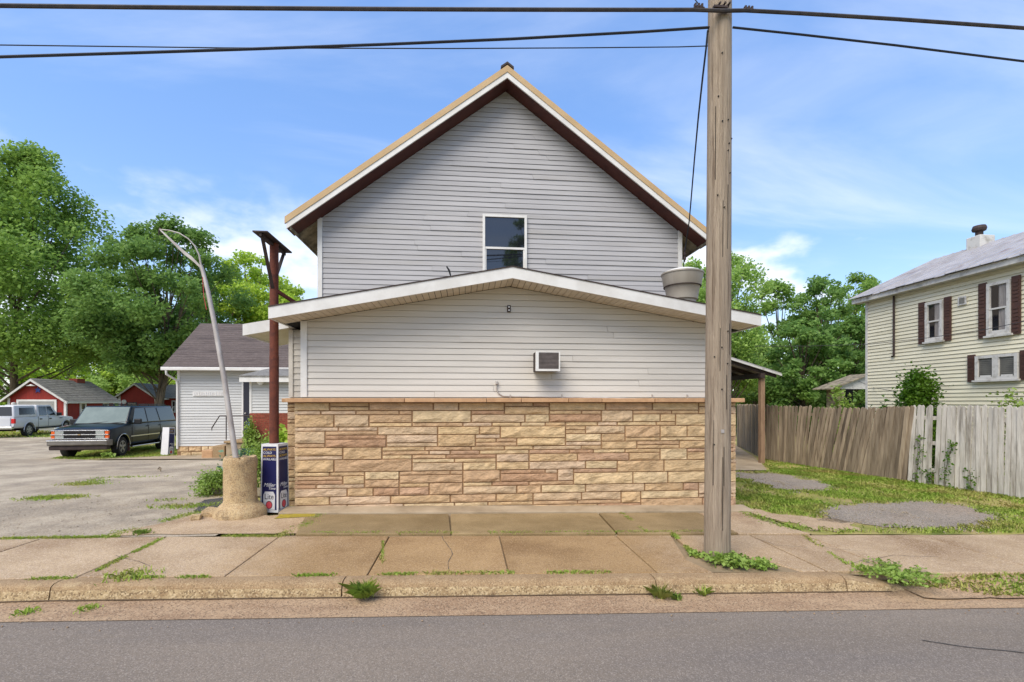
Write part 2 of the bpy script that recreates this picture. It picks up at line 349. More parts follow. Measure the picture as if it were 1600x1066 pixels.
class MB:
    def __init__(s): s.v = []; s.f = []
    def add(s, vs, fs):
        k = len(s.v); s.v += [tuple(v) for v in vs]; s.f += [tuple(i + k for i in f) for f in fs]; return s
    def hexa(s, p):                # 8 corners: bottom ring 0-3, top ring 4-7
        return s.add(p, [(3, 2, 1, 0), (4, 5, 6, 7), (0, 1, 5, 4), (1, 2, 6, 5), (2, 3, 7, 6), (3, 0, 4, 7)])
    def box(s, x0, x1, y0, y1, z0, z1):
        return s.hexa([(x0, y0, z0), (x1, y0, z0), (x1, y1, z0), (x0, y1, z0), (x0, y0, z1), (x1, y0, z1), (x1, y1, z1), (x0, y1, z1)])
    def obox(s, c, u, v, w):       # centre and three half-axis vectors
        c, u, v, w = Vector(c), Vector(u), Vector(v), Vector(w)
        return s.hexa([c - u - v - w, c + u - v - w, c + u + v - w, c - u + v - w, c - u - v + w, c + u - v + w, c + u + v + w, c - u + v + w])
    def bar(s, a, b, w, h, up=(0, 0, 1)):
        a, b = Vector(a), Vector(b); d = (b - a); n = d.normalized(); side = n.cross(Vector(up))
        if side.length < 1e-4: side = n.cross(Vector((1, 0, 0)))
        side.normalize(); q = side.cross(n)
        return s.obox((a + b) / 2, d / 2, side * w / 2, q * h / 2)
    def prism(s, poly, fn, d0, d1):
        n = len(poly)
        return s.add([fn(a, b, d0) for a, b in poly] + [fn(a, b, d1) for a, b in poly],
                     [tuple(range(n - 1, -1, -1)), tuple(range(n, 2 * n))] + [(i, (i + 1) % n, n + (i + 1) % n, n + i) for i in range(n)])
    def tube(s, path, rad, n=8, cap=True):
        path = [Vector(p) for p in path]; m = len(path)
        rad = rad if isinstance(rad, (list, tuple)) else [rad] * m
        vs, fs = [], []
        ref = Vector((0, 0, 1)) if abs((path[-1] - path[0]).normalized().z) < .9 else Vector((1, 0, 0))
        for i, p in enumerate(path):
            t = (path[min(i + 1, m - 1)] - path[max(i - 1, 0)]).normalized()
            a = t.cross(ref).normalized(); b = t.cross(a)
            for k in range(n):
                w = 2 * PI * k / n; vs.append(p + (a * math.cos(w) + b * math.sin(w)) * rad[i])
        for i in range(m - 1):
            for k in range(n):
                fs.append((i * n + k, i * n + (k + 1) % n, (i + 1) * n + (k + 1) % n, (i + 1) * n + k))
        if cap: fs += [tuple(range(n - 1, -1, -1)), tuple((m - 1) * n + k for k in range(n))]
        return s.add(vs, fs)
    def lathe(s, prof, c=(0, 0, 0), n=20, ax='z', jit=0):
        vs, fs = [], []; m = len(prof)
        for r, h in prof:
            for k in range(n):
                w = 2 * PI * k / n; rr = r * (1 + random.uniform(-jit, jit))
                a, b = rr * math.cos(w), rr * math.sin(w)
                p = (a, b, h) if ax == 'z' else ((h, a, b) if ax == 'x' else (b, h, a))
                vs.append((p[0] + c[0], p[1] + c[1], p[2] + c[2]))
        for i in range(m - 1):
            for k in range(n):
                fs.append((i * n + k, i * n + (k + 1) % n, (i + 1) * n + (k + 1) % n, (i + 1) * n + k))
        fs += [tuple(range(n - 1, -1, -1)), tuple((m - 1) * n + k for k in range(n))]
        return s.add(vs, fs)
    def mesh(s, name, smooth=False):
        me = bpy.data.meshes.new(name); me.from_pydata(s.v, [], s.f); me.update()
        bm = bmesh.new(); bm.from_mesh(me); bmesh.ops.recalc_face_normals(bm, faces=bm.faces); bm.to_mesh(me); bm.free()
        if smooth:
            me.polygons.foreach_set('use_smooth', [True] * len(me.polygons))
            me.set_sharp_from_angle(angle=R(40))
        return me
    def build(s, name, m, parent=None, smooth=False, bevel=0, seg=2):
        o = link(name, s.mesh(name, smooth), m, parent)
        if bevel:
            b = o.modifiers.new('bevel', 'BEVEL'); b.width = bevel; b.segments = seg; b.limit_method = 'ANGLE'; b.angle_limit = R(35)
        return o
def box(name, m, parent, x0, x1, y0, y1, z0, z1, bevel=0):
    return MB().box(x0, x1, y0, y1, z0, z1).build(name, m, parent, bevel=bevel)

def mesh_np(name, V, F):
    me = bpy.data.meshes.new(name)
    V = np.asarray(V, np.float32); F = np.asarray(F, np.int32); k = F.shape[1]
    me.vertices.add(len(V)); me.vertices.foreach_set('co', V.ravel())
    me.loops.add(F.size); me.loops.foreach_set('vertex_index', F.ravel())
    me.polygons.add(len(F)); me.polygons.foreach_set('loop_start', np.arange(0, F.size, k, dtype=np.int32))
    me.update(calc_edges=True)
    return me
def leaves_np(P, size, rng, droop=.35, up=.55, aspect=.62):
    """many small folded leaves at points P"""
    n = len(P); size = np.broadcast_to(np.asarray(size, float), (n,))
    nrm = rng.normal(size=(n, 3)); nrm[:, 2] = np.abs(nrm[:, 2]) + up; nrm /= np.linalg.norm(nrm, axis=1)[:, None]
    t = rng.normal(size=(n, 3)); t -= (t * nrm).sum(1)[:, None] * nrm; t /= np.linalg.norm(t, axis=1)[:, None] + 1e-9
    b = np.cross(nrm, t)
    s = (size * rng.uniform(.65, 1.3, n))[:, None]
    tip = P + t * s - np.array([0, 0, 1]) * s * droop * rng.uniform(0, 1, (n, 1)); base = P - t * s * .6
    l = P + b * s * aspect + nrm * s * .14; r = P - b * s * aspect + nrm * s * .14
    V = np.stack([base, r, tip, l], 1).reshape(-1, 3)
    F = np.arange(4 * n).reshape(n, 4)
    return V, F
def blades(name, pts, h, w, m, rng, lean=.45):
    """grass: one thin bent blade per point, pts (n,3)"""
    n = len(pts); P = np.asarray(pts, float)
    a = rng.uniform(0, 2 * PI, n); d = np.stack([np.cos(a), np.sin(a), 0 * a], 1)
    hh = (h * rng.uniform(.45, 1.35, n))[:, None]; ww = (w * rng.uniform(.7, 1.4, n))[:, None]
    side = np.stack([-d[:, 1], d[:, 0], 0 * a], 1)
    l = lean * rng.uniform(.1, 1.5, (n, 1))
    z = np.array([0, 0, 1.])
    m1 = P + z * hh * .55 + d * hh * l * .3; tip = P + z * hh * (1 - .25 * l) + d * hh * l
    V = np.stack([P - side * ww, P + side * ww, m1 + side * ww * .8, tip, m1 - side * ww * .8], 1).reshape(-1, 3)
    F = np.arange(5 * n).reshape(n, 5)
    return link(name, mesh_np(name, V, F), m)
def inpoly(x, y, poly):
    c = False; n = len(poly); j = n - 1
    for i in range(n):
        xi, yi = poly[i][:2]; xj, yj = poly[j][:2]
        if (yi > y) != (yj > y) and x < (xj - xi) * (y - yi) / (yj - yi + 1e-12) + xi: c = not c
        j = i
    return c
def ragged(poly, step=.12, amp=.05, seed=0):
    """outline with an uneven edge"""
    out = []; n = len(poly)
    for i in range(n):
        a, b = Vector(poly[i][:2]), Vector(poly[(i + 1) % n][:2]); k = max(1, int((b - a).length / step))
        k = min(k, 120)
        for q in range(k):
            p = a.lerp(b, q / k); d = (b - a).normalized(); nn = Vector((-d.y, d.x))
            f = noise.noise(Vector((p.x * 2.1, p.y * 2.1, seed))) + .5 * noise.noise(Vector((p.x * 7, p.y * 7, seed + 4)))
            p = p + nn * f * amp
            out.append((p.x, p.y))
    return out
def sheet(name, poly, dz, m, cuts_x, cuts_y, parent=None, kind='structure', zf=None, thick=0):
    """a flat outline draped on the land"""
    zf = zf or zg
    bm = bmesh.new()
    f = bm.faces.new([bm.verts.new((x, y, 0)) for x, y in poly])
    bmesh.ops.triangulate(bm, faces=[f])
    for x in cuts_x: bmesh.ops.bisect_plane(bm, geom=bm.verts[:] + bm.edges[:] + bm.faces[:], plane_co=(x, 0, 0), plane_no=(1, 0, 0))
    for y in cuts_y: bmesh.ops.bisect_plane(bm, geom=bm.verts[:] + bm.edges[:] + bm.faces[:], plane_co=(0, y, 0), plane_no=(0, 1, 0))
    for v in bm.verts: v.co.z = zf(v.co.x, v.co.y) + dz
    bmesh.ops.recalc_face_normals(bm, faces=bm.faces)
    if sum(f.normal.z for f in bm.faces) < 0: bmesh.ops.reverse_faces(bm, faces=bm.faces)
    me = bpy.data.meshes.new(name); bm.to_mesh(me); bm.free()
    o = link(name, me, m, parent)
    if not parent: tag(o, kind=kind)
    return o
def text(name, s, size, m, parent, mat4, extrude=.001, align='CENTER', shear=0, sx=1):
    cu = bpy.data.curves.new(name, 'FONT'); cu.body = s; cu.size = size; cu.extrude = extrude
    cu.align_x = align; cu.align_y = 'CENTER'; cu.shear = shear; cu.materials.append(m); cu.resolution_u = 3
    t_ = bpy.data.objects.new(name, cu); C.objects.link(t_)
    me = bpy.data.meshes.new_from_object(t_.evaluated_get(bpy.context.evaluated_depsgraph_get()))
    bpy.data.objects.remove(t_); me.transform(mat4 @ Matrix.Diagonal((sx, 1, 1, 1)))
    return link(name, me, None, parent)

# ================================================================== THE SETTING: ground, road, kerb, pavement
SK = -.026                                    # the street runs a hair off the building line
def sy(y0, X): return y0 + SK * X
rng = np.random.default_rng(11)

def build_ground():
    xs = [-700, -250, -110, -70, -50, -40] + list(range(-34, 31)) + [36, 45, 60, 90, 200, 700]
    ys = [-500, -100, -40, -15, -5.6, -5.1, 0, 3, 5.3, 6.1] + list(range(7, 46)) + [52, 64, 90, 150, 300, 1200]
    V, F = [], []
    for y in ys:
        for x in xs:
            z = zg(x, y) - .045
            if -5.4 < y < 5.6: z -= .3
            elif y <= -5.4: z -= .1
            V.append((x, y, z))
    n = len(xs)
    for j in range(len(ys) - 1):
        for i in range(n - 1): F.append((j * n + i, j * n + i + 1, (j + 1) * n + i + 1, (j + 1) * n + i))
    tag(link('ground', mesh_np('ground', V, F), M['lawn']), kind='structure')
build_ground()
cx_street = [-4, -2, 0, 2, 4, 6, 9]
road_edge = [(x, 4.795 - .031 * x + .03 * noise.noise(Vector((x * 1.7, 3, 0)))) for x in np.arange(-40, 40, .25)]
sheet('road', [(-90, -5.2), (90, -5.2), (90, 2.7)] + road_edge[::-1] + [(-90, 7.0)], -.165, M['road'], cx_street, [])
def z_gutter(x, y): return zg(x, y) - .165 + .022 * smooth(4.6, 4.95, y - SK * x)
sheet('gutter', [(-40, 4.5 + 1.04), (40, 4.5 - 1.04), (40, 5.0 - 1.04), (-40, 5.0 + 1.04)], .006, M['gutter'], cx_street, [], zf=z_gutter)
# a long crack in the asphalt by the camera, filled with tar
def crack(name, pts, w, dz, m, n=40):
    L_, R_ = [], []
    for k in range(n + 1):
        t = k / n * (len(pts) - 1); i = min(int(t), len(pts) - 2); f = t - i
        p = Vector(pts[i]).lerp(Vector(pts[i + 1]), f)
        d = (Vector(pts[i + 1]) - Vector(pts[i])).normalized(); nn = Vector((-d.y, d.x))
        p += nn * (noise.noise(Vector((p.x * 3, p.y * 3, 1))) * .05)
        ww = w * (.6 + .8 * random.random())
        L_.append(tuple(p + nn * ww)); R_.append(tuple(p - nn * ww))
    return L_ + R_[::-1]
gpt = lambda px, py, dz=-.16: tuple(on_g(px, py, dz).xy)
sheet('road_crack', crack('c', [gpt(330, 962), gpt(520, 958), gpt(700, 957), gpt(800, 955)], .005, 0, None), -.159, M['tar'], cx_street, [])
sheet('road_crack', crack('c', [gpt(1440, 1000), gpt(1520, 1012), gpt(1600, 1022), gpt(1700, 1035)], .006, 0, None), -.159, M['tar'], cx_street, [])

sheet('kerb_base_joint', [(x, sy(4.883, x) + .012 * noise.noise(Vector((x * 5, 1, 0)))) for x in np.arange(-9, 4.6, .07)] + [(x, sy(4.902, x)) for x in np.arange(4.6, -9, -.5)], .011, M['joint'], cx_street, [], zf=z_gutter)
# kerb: separate cast lengths with a rounded, spalled nose
kerb = empty('kerb', (0, 5, 0), kind='structure')
prof = [(5.13, -.004), (5.03, .002), (4.975, -.004), (4.942, -.022), (4.925, -.055), (4.915, -.10), (4.90, -.165), (4.90, -.26), (5.13, -.26)]
def kerb_piece(x0, x1, drop=None):
    mb = MB(); n = max(2, int((x1 - x0) / .08)); m = len(prof); V = []; Fc = []
    for i in range(n + 1):
        x = x0 + (x1 - x0) * i / n
        k = drop((x - x0) / (x1 - x0)) if drop else 0
        for j, (y, z) in enumerate(prof):
            jy = jz = 0
            if 2 <= j <= 5:
                jy = .012 * noise.noise(Vector((x * 4.2, j * 2.2, 1))); jz = .008 * noise.noise(Vector((x * 5, j * 3, 7)))
            if j == 4: jy += .02 * max(0, noise.noise(Vector((x * 9, 5, 1))))
            V.append((x, sy(y, x) + jy, zg(x, 5) + z - (k if z > -.15 else 0) * (1 if z > -.09 else .4) + jz))
    for i in range(n):
        for j in range(m):
            Fc.append((i * m + j, i * m + (j + 1) % m, (i + 1) * m + (j + 1) % m, (i + 1) * m + j))
    Fc += [tuple(range(m)), tuple(n * m + j for j in range(m - 1, -1, -1))]
    mb.add(V, Fc); ko = mb.build('kerb_stone', M['kerb'], kerb, smooth=True)
    ko.data.materials.append(M['kerb_face'])
    for pl_ in ko.data.polygons:
        c_ = pl_.center; rel = c_.z - zg(c_.x, 5)
        if abs(pl_.normal.y) > .5 and c_.y < sy(5.0, c_.x) and rel < -.045 + .012 * noise.noise(Vector((c_.x * 7, 2, 3))): pl_.material_index = 1
jx = [-16, -13, -10, -7, on_g(100, 905).x, on_g(540, 902).x, on_g(1017, 898).x, on_g(1300, 893).x]
for a, b in zip(jx[:-1], jx[1:]): kerb_piece(a + .006, b - .006)
kerb_piece(jx[-1] + .006, jx[-1] + .75, drop=lambda t: .125 * t)

# pavement slabs
bed = sheet('sidewalk', [(-16, sy(5.1, -16)), (16, sy(5.1, 16)), (16, sy(6.62, 16)), (-16, sy(6.62, -16))], -.03, M['earth'], cx_street + [-10, 12], [])
def slab(poly, m, parent, top=0.0, name='slab'):
    tilt = (random.uniform(-.003, .003), random.uniform(-.003, .003)); c = Vector(poly[0]).lerp(Vector(poly[2]), .5)
    mb = MB(); n = len(poly)
    zt = lambda x, y: zg(x, y) + top + tilt[0] * (x - c.x) + tilt[1] * (y - c.y)
    mb.add([(x, y, zt(x, y) - .11) for x, y in poly] + [(x, y, zt(x, y)) for x, y in poly],
           [tuple(range(n - 1, -1, -1)), tuple(range(n, 2 * n))] + [(i, (i + 1) % n, n + (i + 1) % n, n + i) for i in range(n)])
    return mb.build(name, m, parent, bevel=.012)
sx = [-15.6, -13.6, -11.6, -9.6, -7.6, -5.46, -3.91, -2.47, -1.03, .46, 2.09]
g = .006
for a, b in zip(sx[:-1], sx[1:]):
    m = M['concrete']
    slab([(a + g, sy(5.14, a)), (b - g, sy(5.14, b)), (b - g, sy(6.6, b)), (a + g, sy(6.6, a))], m, bed)
slab([(2.09 + g, sy(5.14, 2)), (2.72, sy(5.14, 2.7)), (2.62, 5.5), (2.88, 6.53), (2.09 + g, sy(6.6, 2))], M['concrete'], bed)
slab([(2.92, 6.53), (2.84, 5.84), (3.32, 5.72), (3.62, 5.3), (3.75, sy(5.14, 3.7)), (4.03, sy(5.14, 4)), (4.03, sy(6.6, 4))], M['concrete'], bed)
for a, b in ((4.05, 4.86), (4.86, 6.61), (6.61, 8.4), (8.4, 10.2), (10.2, 12), (12, 14), (14, 15.8)):
    f = 5.14 if a < 4.5 else 5.06
    slab([(a + g, sy(f, a)), (b - g, sy(f, b)), (b - g, sy(6.6, b)), (a + g, sy(6.6, a))], M['concrete'], bed)
# hairline cracks across some slabs
for pts in (((1262, 846), (1300, 858), (1345, 862)), ((1330, 880), (1400, 868), (1470, 872)), ((182, 868), (215, 878), (232, 886)), ((690, 838), (705, 858), (700, 892)), ((1180, 842), (1210, 852), (1262, 856))):
    sheet('slab_crack', crack('c', [gpt(px, py, 0) for px, py in pts], .003, 0, None, 24), .004, M['tar'], [], [], parent=bed)
# strip of slabs between pavement and building
apron = sheet('apron', [(-2.6, sy(6.64, -2.6)), (5.0, sy(6.64, 5)), (5.0, 8.2), (-2.9, 8.2)], -.025, M['earth'], cx_street, [])
for a, b, al, bl in ((-2.52, -.27, -2.3, -.2), (-.25, 2.2, -.2, 2.12), (2.22, 3.95, 2.14, 3.9)):
    slab([(al + g, sy(6.68, a)), (bl - g, sy(6.68, b)), (b - g, 7.86), (a + g, 7.88)], M['concrete_wet'], apron, top=.012)
slab([(3.92, sy(6.68, 3.9)), (5.0, sy(6.68, 5)), (4.75, 7.3), (4.9, 8.1), (3.97, 7.85)], M['concrete'], apron, top=.006)

# yard on the left
cl = [-40, -30, -20, -14, -10, -8, -7, -6, -5.5, -5, -4.5, -4, -3.5, -3]; cy = list(range(7, 22)) + [26]
lot_poly = [(-70, 6.72), (-3.3, 6.72), (-3.15, 8.3), (-4.1, 9.2), (-4.7, 10.2), (-5.3, 12), (-6.2, 14.5), (-8.4, 18.1), (-13.0, 18.3), (-15.4, 19.6), (-16.4, 22), (-19, 27), (-24, 31.5), (-70, 31.5)]
sheet('parking_lot', ragged(lot_poly, .3, .12, 2), 0.0, M['lot'], cl, cy)
dw = [gpt(165, 838, 0), gpt(330, 800, 0), gpt(352, 792, 0), gpt(420, 806, 0), gpt(500, 800, 0), gpt(480, 834, 0)]
sheet('driveway', ragged(dw, .15, .06, 5), .008, M['concrete'], [-4, -3.5, -3], [7, 8])
sheet('asphalt_scrap', ragged([gpt(300, 800, 0), gpt(318, 782, 0), gpt(352, 778, 0), gpt(400, 790, 0), gpt(380, 806, 0)], .12, .05, 9), .014, M['tar'], [-5, -4.5, -4, -3.5], [8, 9])
M['moss'] = mat('yellow_moss', (168, 150, 40), (140, 122, 50), scale=14, rough=1, bump=.5, bscale=60)
sheet('moss_strip', ragged([gpt(428, 812, 0), gpt(436, 805, 0), gpt(492, 802, 0), gpt(490, 808, 0)], .08, .03, 1), .014, M['moss'], [-3], [8])
# concrete walk along the white annex
walk = sheet('annex_walk', [(-13.6, 18.6), (-8.2, 18.25), (-8.0, 19.3), (-9.0, 20.0), (-11.2, 20.1), (-13.2, 19.6)], .012, M['concrete_pale'], [-10], [19])
# side yard on the right
lawn_poly = [(5.02, sy(6.66, 5)), (16, sy(6.66, 16)), (16, 21), (5.0, 21)]
sheet('lawn', ragged(lawn_poly, .2, .05, 3), -.012, M['lawn'], [6, 7, 8, 9], [8, 10, 12])
patches = [[(5.95, 7.3), (6.1, 7.75), (6.75, 8.3), (7.76, 8.72), (9.1, 8.86), (9.5, 8.2), (9.2, 7.45), (8.6, 7.1), (7.8, 6.86), (6.6, 6.86)],
           [(6.95, 11.7), (7.3, 12.6), (8.5, 12.75), (8.9, 11.4), (8.6, 10.4), (7.6, 9.9), (6.9, 9.7), (6.95, 10.6)],
           [(5.1, 6.75), (5.0, 8.3), (5.6, 7.7), (6.0, 7.2), (5.9, 6.7)]]
pm = [M['patch'], M['patch'], M['concrete']]
for p, m in zip(patches, pm): sheet('pavement_patch', ragged(p, .1, .34, 8), -.003, m, [6, 7, 8, 9], [8, 10, 12])
sheet('concrete_pad', [(4.9, 12.8), (8.6, 13.0), (9.85, 15.3), (12.1, 20.5), (4.9, 20.5)], .02, M['concrete_pale'], [6, 8, 9], [15, 18])
verge = ragged([(4.78, sy(4.7, 4.8)), (16, sy(4.66, 16)), (16, sy(5.1, 16)), (4.8, sy(5.1, 4.8))], .12, .05, 6)
def z_verge(x, y): return zg(x, y) - .145 + .11 * smooth(4.72, 5.12, y - SK * x) * smooth(4.7, 5.9, x)
sheet('verge', verge, .012, M['gutter'], [5, 6, 9], [4.5, 4.6, 4.7, 4.8, 4.9, 5.0], zf=z_verge)
sheet('tree_pit', [(2.6, 5.1), (3.8, 5.05), (3.4, 5.75), (2.85, 5.85), (2.6, 5.5)], -.012, M['earth'], [], [])

# ------------------------------------------------------------------ grass and weeds
def scatter(poly, n, holes=(), dens=None):
    xs = [p[0] for p in poly]; ys_ = [p[1] for p in poly]; out = []
    while len(out) < n:
        x = rng.uniform(min(xs), max(xs)); y = rng.uniform(min(ys_), max(ys_))
        if not inpoly(x, y, poly) or any(inpoly(x, y, h) for h in holes): continue
        if dens and rng.random() > dens(x, y): continue
        out.append((x, y, zg(x, y) - .01))
    return np.array(out)
def dens_l(x, y):
    return max(.03, min(1, .42 + 1.2 * noise.noise(Vector((x * .9, y * .9, 2))) + .4 * noise.noise(Vector((x * 3, y * 3, 5)))))
gpoly = [(5.05, sy(6.7, 5)), (15, sy(6.7, 15)), (12.6, 12), (11, 16.5), (9.9, 15.6), (8.8, 13.1), (5.05, 12.9)]
tag(blades('lawn_grass', scatter(gpoly, 52000, [ragged([(sum(a[0] for a in p) / len(p) + (q[0] - sum(a[0] for a in p) / len(p)) * .9, sum(a[1] for a in p) / len(p) + (q[1] - sum(a[1] for a in p) / len(p)) * .9) for q in p], .1, .34, 8) for p in patches], dens_l), .055, .0055, M['grass'], rng, .8),
    'short patchy lawn grass between the fence and the pavement', 'grass', kind='stuff')
def pebbles(name, pts, smin, smax, m, label):
    P = np.asarray(pts); n = len(P); s = rng.uniform(smin, smax, (n, 1, 1)); o = np.array([[1, 0, 0], [0, 1, 0], [-1, 0, 0], [0, -1, 0], [0, 0, .7], [0, 0, -.7]], float)
    V = (P[:, None, :] + o[None] * s * rng.uniform(.6, 1.3, (n, 6, 1))).reshape(-1, 3)
    f = np.array([[0, 1, 4], [1, 2, 4], [2, 3, 4], [3, 0, 4], [1, 0, 5], [2, 1, 5], [3, 2, 5], [0, 3, 5]])
    F = (np.arange(n)[:, None, None] * 6 + f[None]).reshape(-1, 3)
    return tag(link(name, mesh_np(name, V, F), m), label, 'gravel', kind='stuff')
G = []
for p in patches[:2]:
    rp_ = ragged(p, .1, .34, 8)
    for k in range(700):
        q = random.choice(rp_); G.append((q[0] + random.gauss(0, .14), q[1] + random.gauss(0, .1), zg(*q) + .002))
    for k in range(500):
        q = random.choice(rp_); c_ = (sum(a[0] for a in p) / len(p), sum(a[1] for a in p) / len(p)); t = random.random()
        G.append((q[0] + (c_[0] - q[0]) * t, q[1] + (c_[1] - q[1]) * t, zg(*q) + .001))
pebbles('loose_gravel', G, .006, .016, M['lot'], 'loose gravel scattered round the asphalt patches in the side yard')
G = [(x, sy(random.uniform(4.72, 4.9), x), zg(x, 5) - .15) for x in rng.uniform(-7, 7, 900)]
G += [(x, sy(random.uniform(4.3, 4.75), x), zg(x, 5) - .158) for x in rng.uniform(-7, 7, 260)]
pebbles('gutter_grit', G, .004, .011, M['gutter'], 'grit and small stones lying in the gutter along the kerb')
G = [(x, random.uniform(6.9, 9.6), 0) for x in rng.uniform(-9, -3.6, 350)]
G = [(x, y, zg(x, y) + .006) for x, y, _ in G]
pebbles('lot_gravel', G, .005, .014, M['lot'], 'loose stones on the worn parking lot near the pavement')
# grass around the parked cars
gp2 = [(-15.2, 19.2), (-13.2, 18.6), (-11.4, 19.9), (-11.5, 23), (-15.5, 25), (-16.2, 22)]
tag(blades('yard_grass', scatter(gp2, 9000), .07, .008, M['grass'], rng, .8), 'grass growing beneath the dark green wagon beside the white annex', 'grass', kind='stuff')
gp3 = [(-60, 31), (-23, 31), (-19, 27), (-16, 24), (-14, 27), (-14, 46), (-60, 46)]
tag(blades('field_grass', scatter(gp3, 22000), .14, .02, M['grass'], rng, .8), 'rough grass in front of the red sheds', 'grass', kind='stuff')

def line_pts(pts, n, wid, gaps=.35, dz=0):
    out = []; seg = [((Vector(b) - Vector(a)).length) for a, b in zip(pts[:-1], pts[1:])]; tot = sum(seg)
    while len(out) < n:
        t = random.random() * tot; i = 0
        while t > seg[i]: t -= seg[i]; i += 1
        p = Vector(pts[i]).lerp(Vector(pts[i + 1]), t / seg[i])
        if noise.noise(Vector((p.x * 2.3, p.y * 2.3, 11))) < gaps - .5: continue
        p.x += random.gauss(0, wid); p.y += random.gauss(0, wid)
        out.append((p.x, p.y, zg(p.x, p.y) + dz - .005))
    return out
W = []
W += line_pts([gpt(0, 842, 0), gpt(180, 839, 0), gpt(430, 838, 0)], 1700, .024, .42)
W += line_pts([gpt(480, 833, 0), gpt(800, 833, 0), gpt(1105, 831, 0)], 2200, .028, .36)
W += line_pts([gpt(150, 893, 0), gpt(255, 841, 0)], 560, .016, .32)
W += line_pts([gpt(0, 906, 0), gpt(300, 902, 0), gpt(700, 896, 0), gpt(1020, 894, 0)], 1500, .02, .5)
W += line_pts([gpt(1050, 833, 0), gpt(1090, 872, 0)], 500, .02, .3)
W += line_pts([gpt(968, 800, 0), gpt(1010, 832, 0)], 400, .02, .4)
W += line_pts([gpt(600, 834, 0), gpt(596, 893, 0)], 120, .01, .5)
W += line_pts([gpt(470, 799, 0), gpt(640, 798, 0), gpt(740, 798, 0)], 500, .03, .5)
W += line_pts([gpt(170, 838, 0), gpt(330, 795, 0), gpt(350, 770, 0)], 1500, .07, .4)
W += line_pts([gpt(436, 838, 0), gpt(480, 820, 0), gpt(500, 803, 0)], 800, .05, .35)
W += line_pts([gpt(1160, 800, 0), gpt(1200, 815, 0), gpt(1250, 828, 0)], 700, .08, .3)
W += line_pts([gpt(1255, 836, 0), gpt(1320, 880, 0)], 200, .02, .4)
tag(blades('joint_grass', np.array(W), .03, .0042, M['grass'], rng, .9), 'tufts of grass growing in the joints of the pavement', 'grass', kind='stuff')
W = []
for (px, py, sx_, sy_, n) in ((80, 779, .26, .12, 700), (98, 777, .22, .07, 300), (132, 757, .24, .14, 420), (140, 753, .15, .22, 160), (200, 746, .4, .06, 130), (265, 782, .16, .05, 60), (295, 792, .3, .1, 420)):
    c = on_g(px, py)
    W += [(c.x + random.gauss(0, sx_), c.y + random.gauss(0, sy_), zg(c.x, c.y)) for k in range(n)]
tag(blades('lot_grass', np.array(W), .045, .006, M['grass'], rng, .9), 'low grass patches breaking through the worn parking lot', 'grass', kind='stuff')
W = []
vp = [(4.95, sy(4.98, 5)), (5.6, sy(4.72, 5.6)), (6.9, sy(4.7, 6.9)), (12, sy(4.85, 12)), (12, sy(5.05, 12)), (4.8, sy(5.08, 5)), (4.45, sy(5.4, 4.4)), (4.4, sy(5.1, 4.4))]
P_ = scatter(vp, 4200); P_[:, 2] = [z_verge(x, y) + .004 if y - SK * x < 5.1 else zg(x, y) for x, y, _ in P_]
tag(blades('verge_grass', P_, .05, .006, M['grass'], rng, .9), 'grass on the verge where the kerb drops away', 'grass', kind='stuff')

def weed(name, c, rad, h, n, size, m, label, cat='weed', group=None, blade=False, up=.4):
    """a leafy plant: stems fanning from one foot, leaves along them"""
    c = Vector(c); root = empty(name, c, label, cat, group)
    st = MB(); P = []
    ns = max(4, n // 9)
    for k in range(ns):
        a = random.uniform(0, 2 * PI); r = rad * math.sqrt(random.random()); hh = h * random.uniform(.5, 1.0) * (1 - .45 * (r / rad) ** 2)
        e = c + Vector((math.cos(a) * r, math.sin(a) * r, hh)); m_ = c + Vector((math.cos(a) * r * .4, math.sin(a) * r * .4, hh * .6))
        st.tube([c + Vector((math.cos(a), math.sin(a), 0)) * r * .12, m_, e], [.004 + .003 * h, .003, .0015], 4)
        for q in range(max(1, n // ns)):
            t = random.uniform(.3, 1.0); p = (m_.lerp(e, (t - .4) / .6) if t > .4 else c.lerp(m_, t / .4))
            P.append(p + Vector((random.gauss(0, 1), random.gauss(0, 1), random.gauss(0, .6))) * size * .7)
    st.build('stem', m, root)
    P = np.array([tuple(p) for p in P]); P[:, 2] = np.maximum(P[:, 2], c.z + size * .25)
    V, F = leaves_np(P, size, rng, up=up)
    link('leaves', mesh_np('leaves', V, F), m, root)
    return root
def tuft(name, c, rad, h, n, w, label, m=None):
    P = np.array([(c[0] + random.gauss(0, rad), c[1] + random.gauss(0, rad * .8), c[2]) for k in range(n)])
    return tag(blades(name, P, h, w, m or M['weed'], rng, .9), label, 'weed', kind='stuff' if rad > .04 else None)
k = on_g(570, 915, -.02)
tuft('weed_tuft', (k.x, k.y - .05, k.z - .09), .032, .13, 320, .0028, 'bushy green tuft sprouting from the kerb joint below the stone wall', M['grass'])
k = on_g(1035, 935, -.15); tuft('weed_tuft', k, .022, .13, 70, .0028, 'tall thin weed in the gutter in front of the utility pole', M['grass'])
k = on_g(1098, 930, -.15); tuft('weed_tuft', k, .03, .1, 30, .005, 'sparse bent weed in the gutter right below the pole', M['grass'])
k = on_g(1058, 937, -.15); tuft('weed_tuft', k, .025, .07, 40, .005, 'short weed sprig in the gutter beside the taller gutter weed')
k = on_g(40, 958, -.15); tuft('weed_tuft', k, .05, .04, 60, .005, 'low weed at the road edge in the lower left corner', M['grass'])
k = on_g(135, 952, -.15); tuft('weed_tuft', k, .05, .035, 60, .005, 'low weed at the road edge below the cracked kerb joint', M['grass'])
k = on_g(205, 900); tuft('weed_tuft', k, .12, .05, 160, .006, 'spreading grass tuft behind the kerb on the left pavement', M['grass'])
k = on_g(223, 834); tuft('weed_tuft', k, .05, .06, 120, .005, 'small bright tuft on the broken driveway')
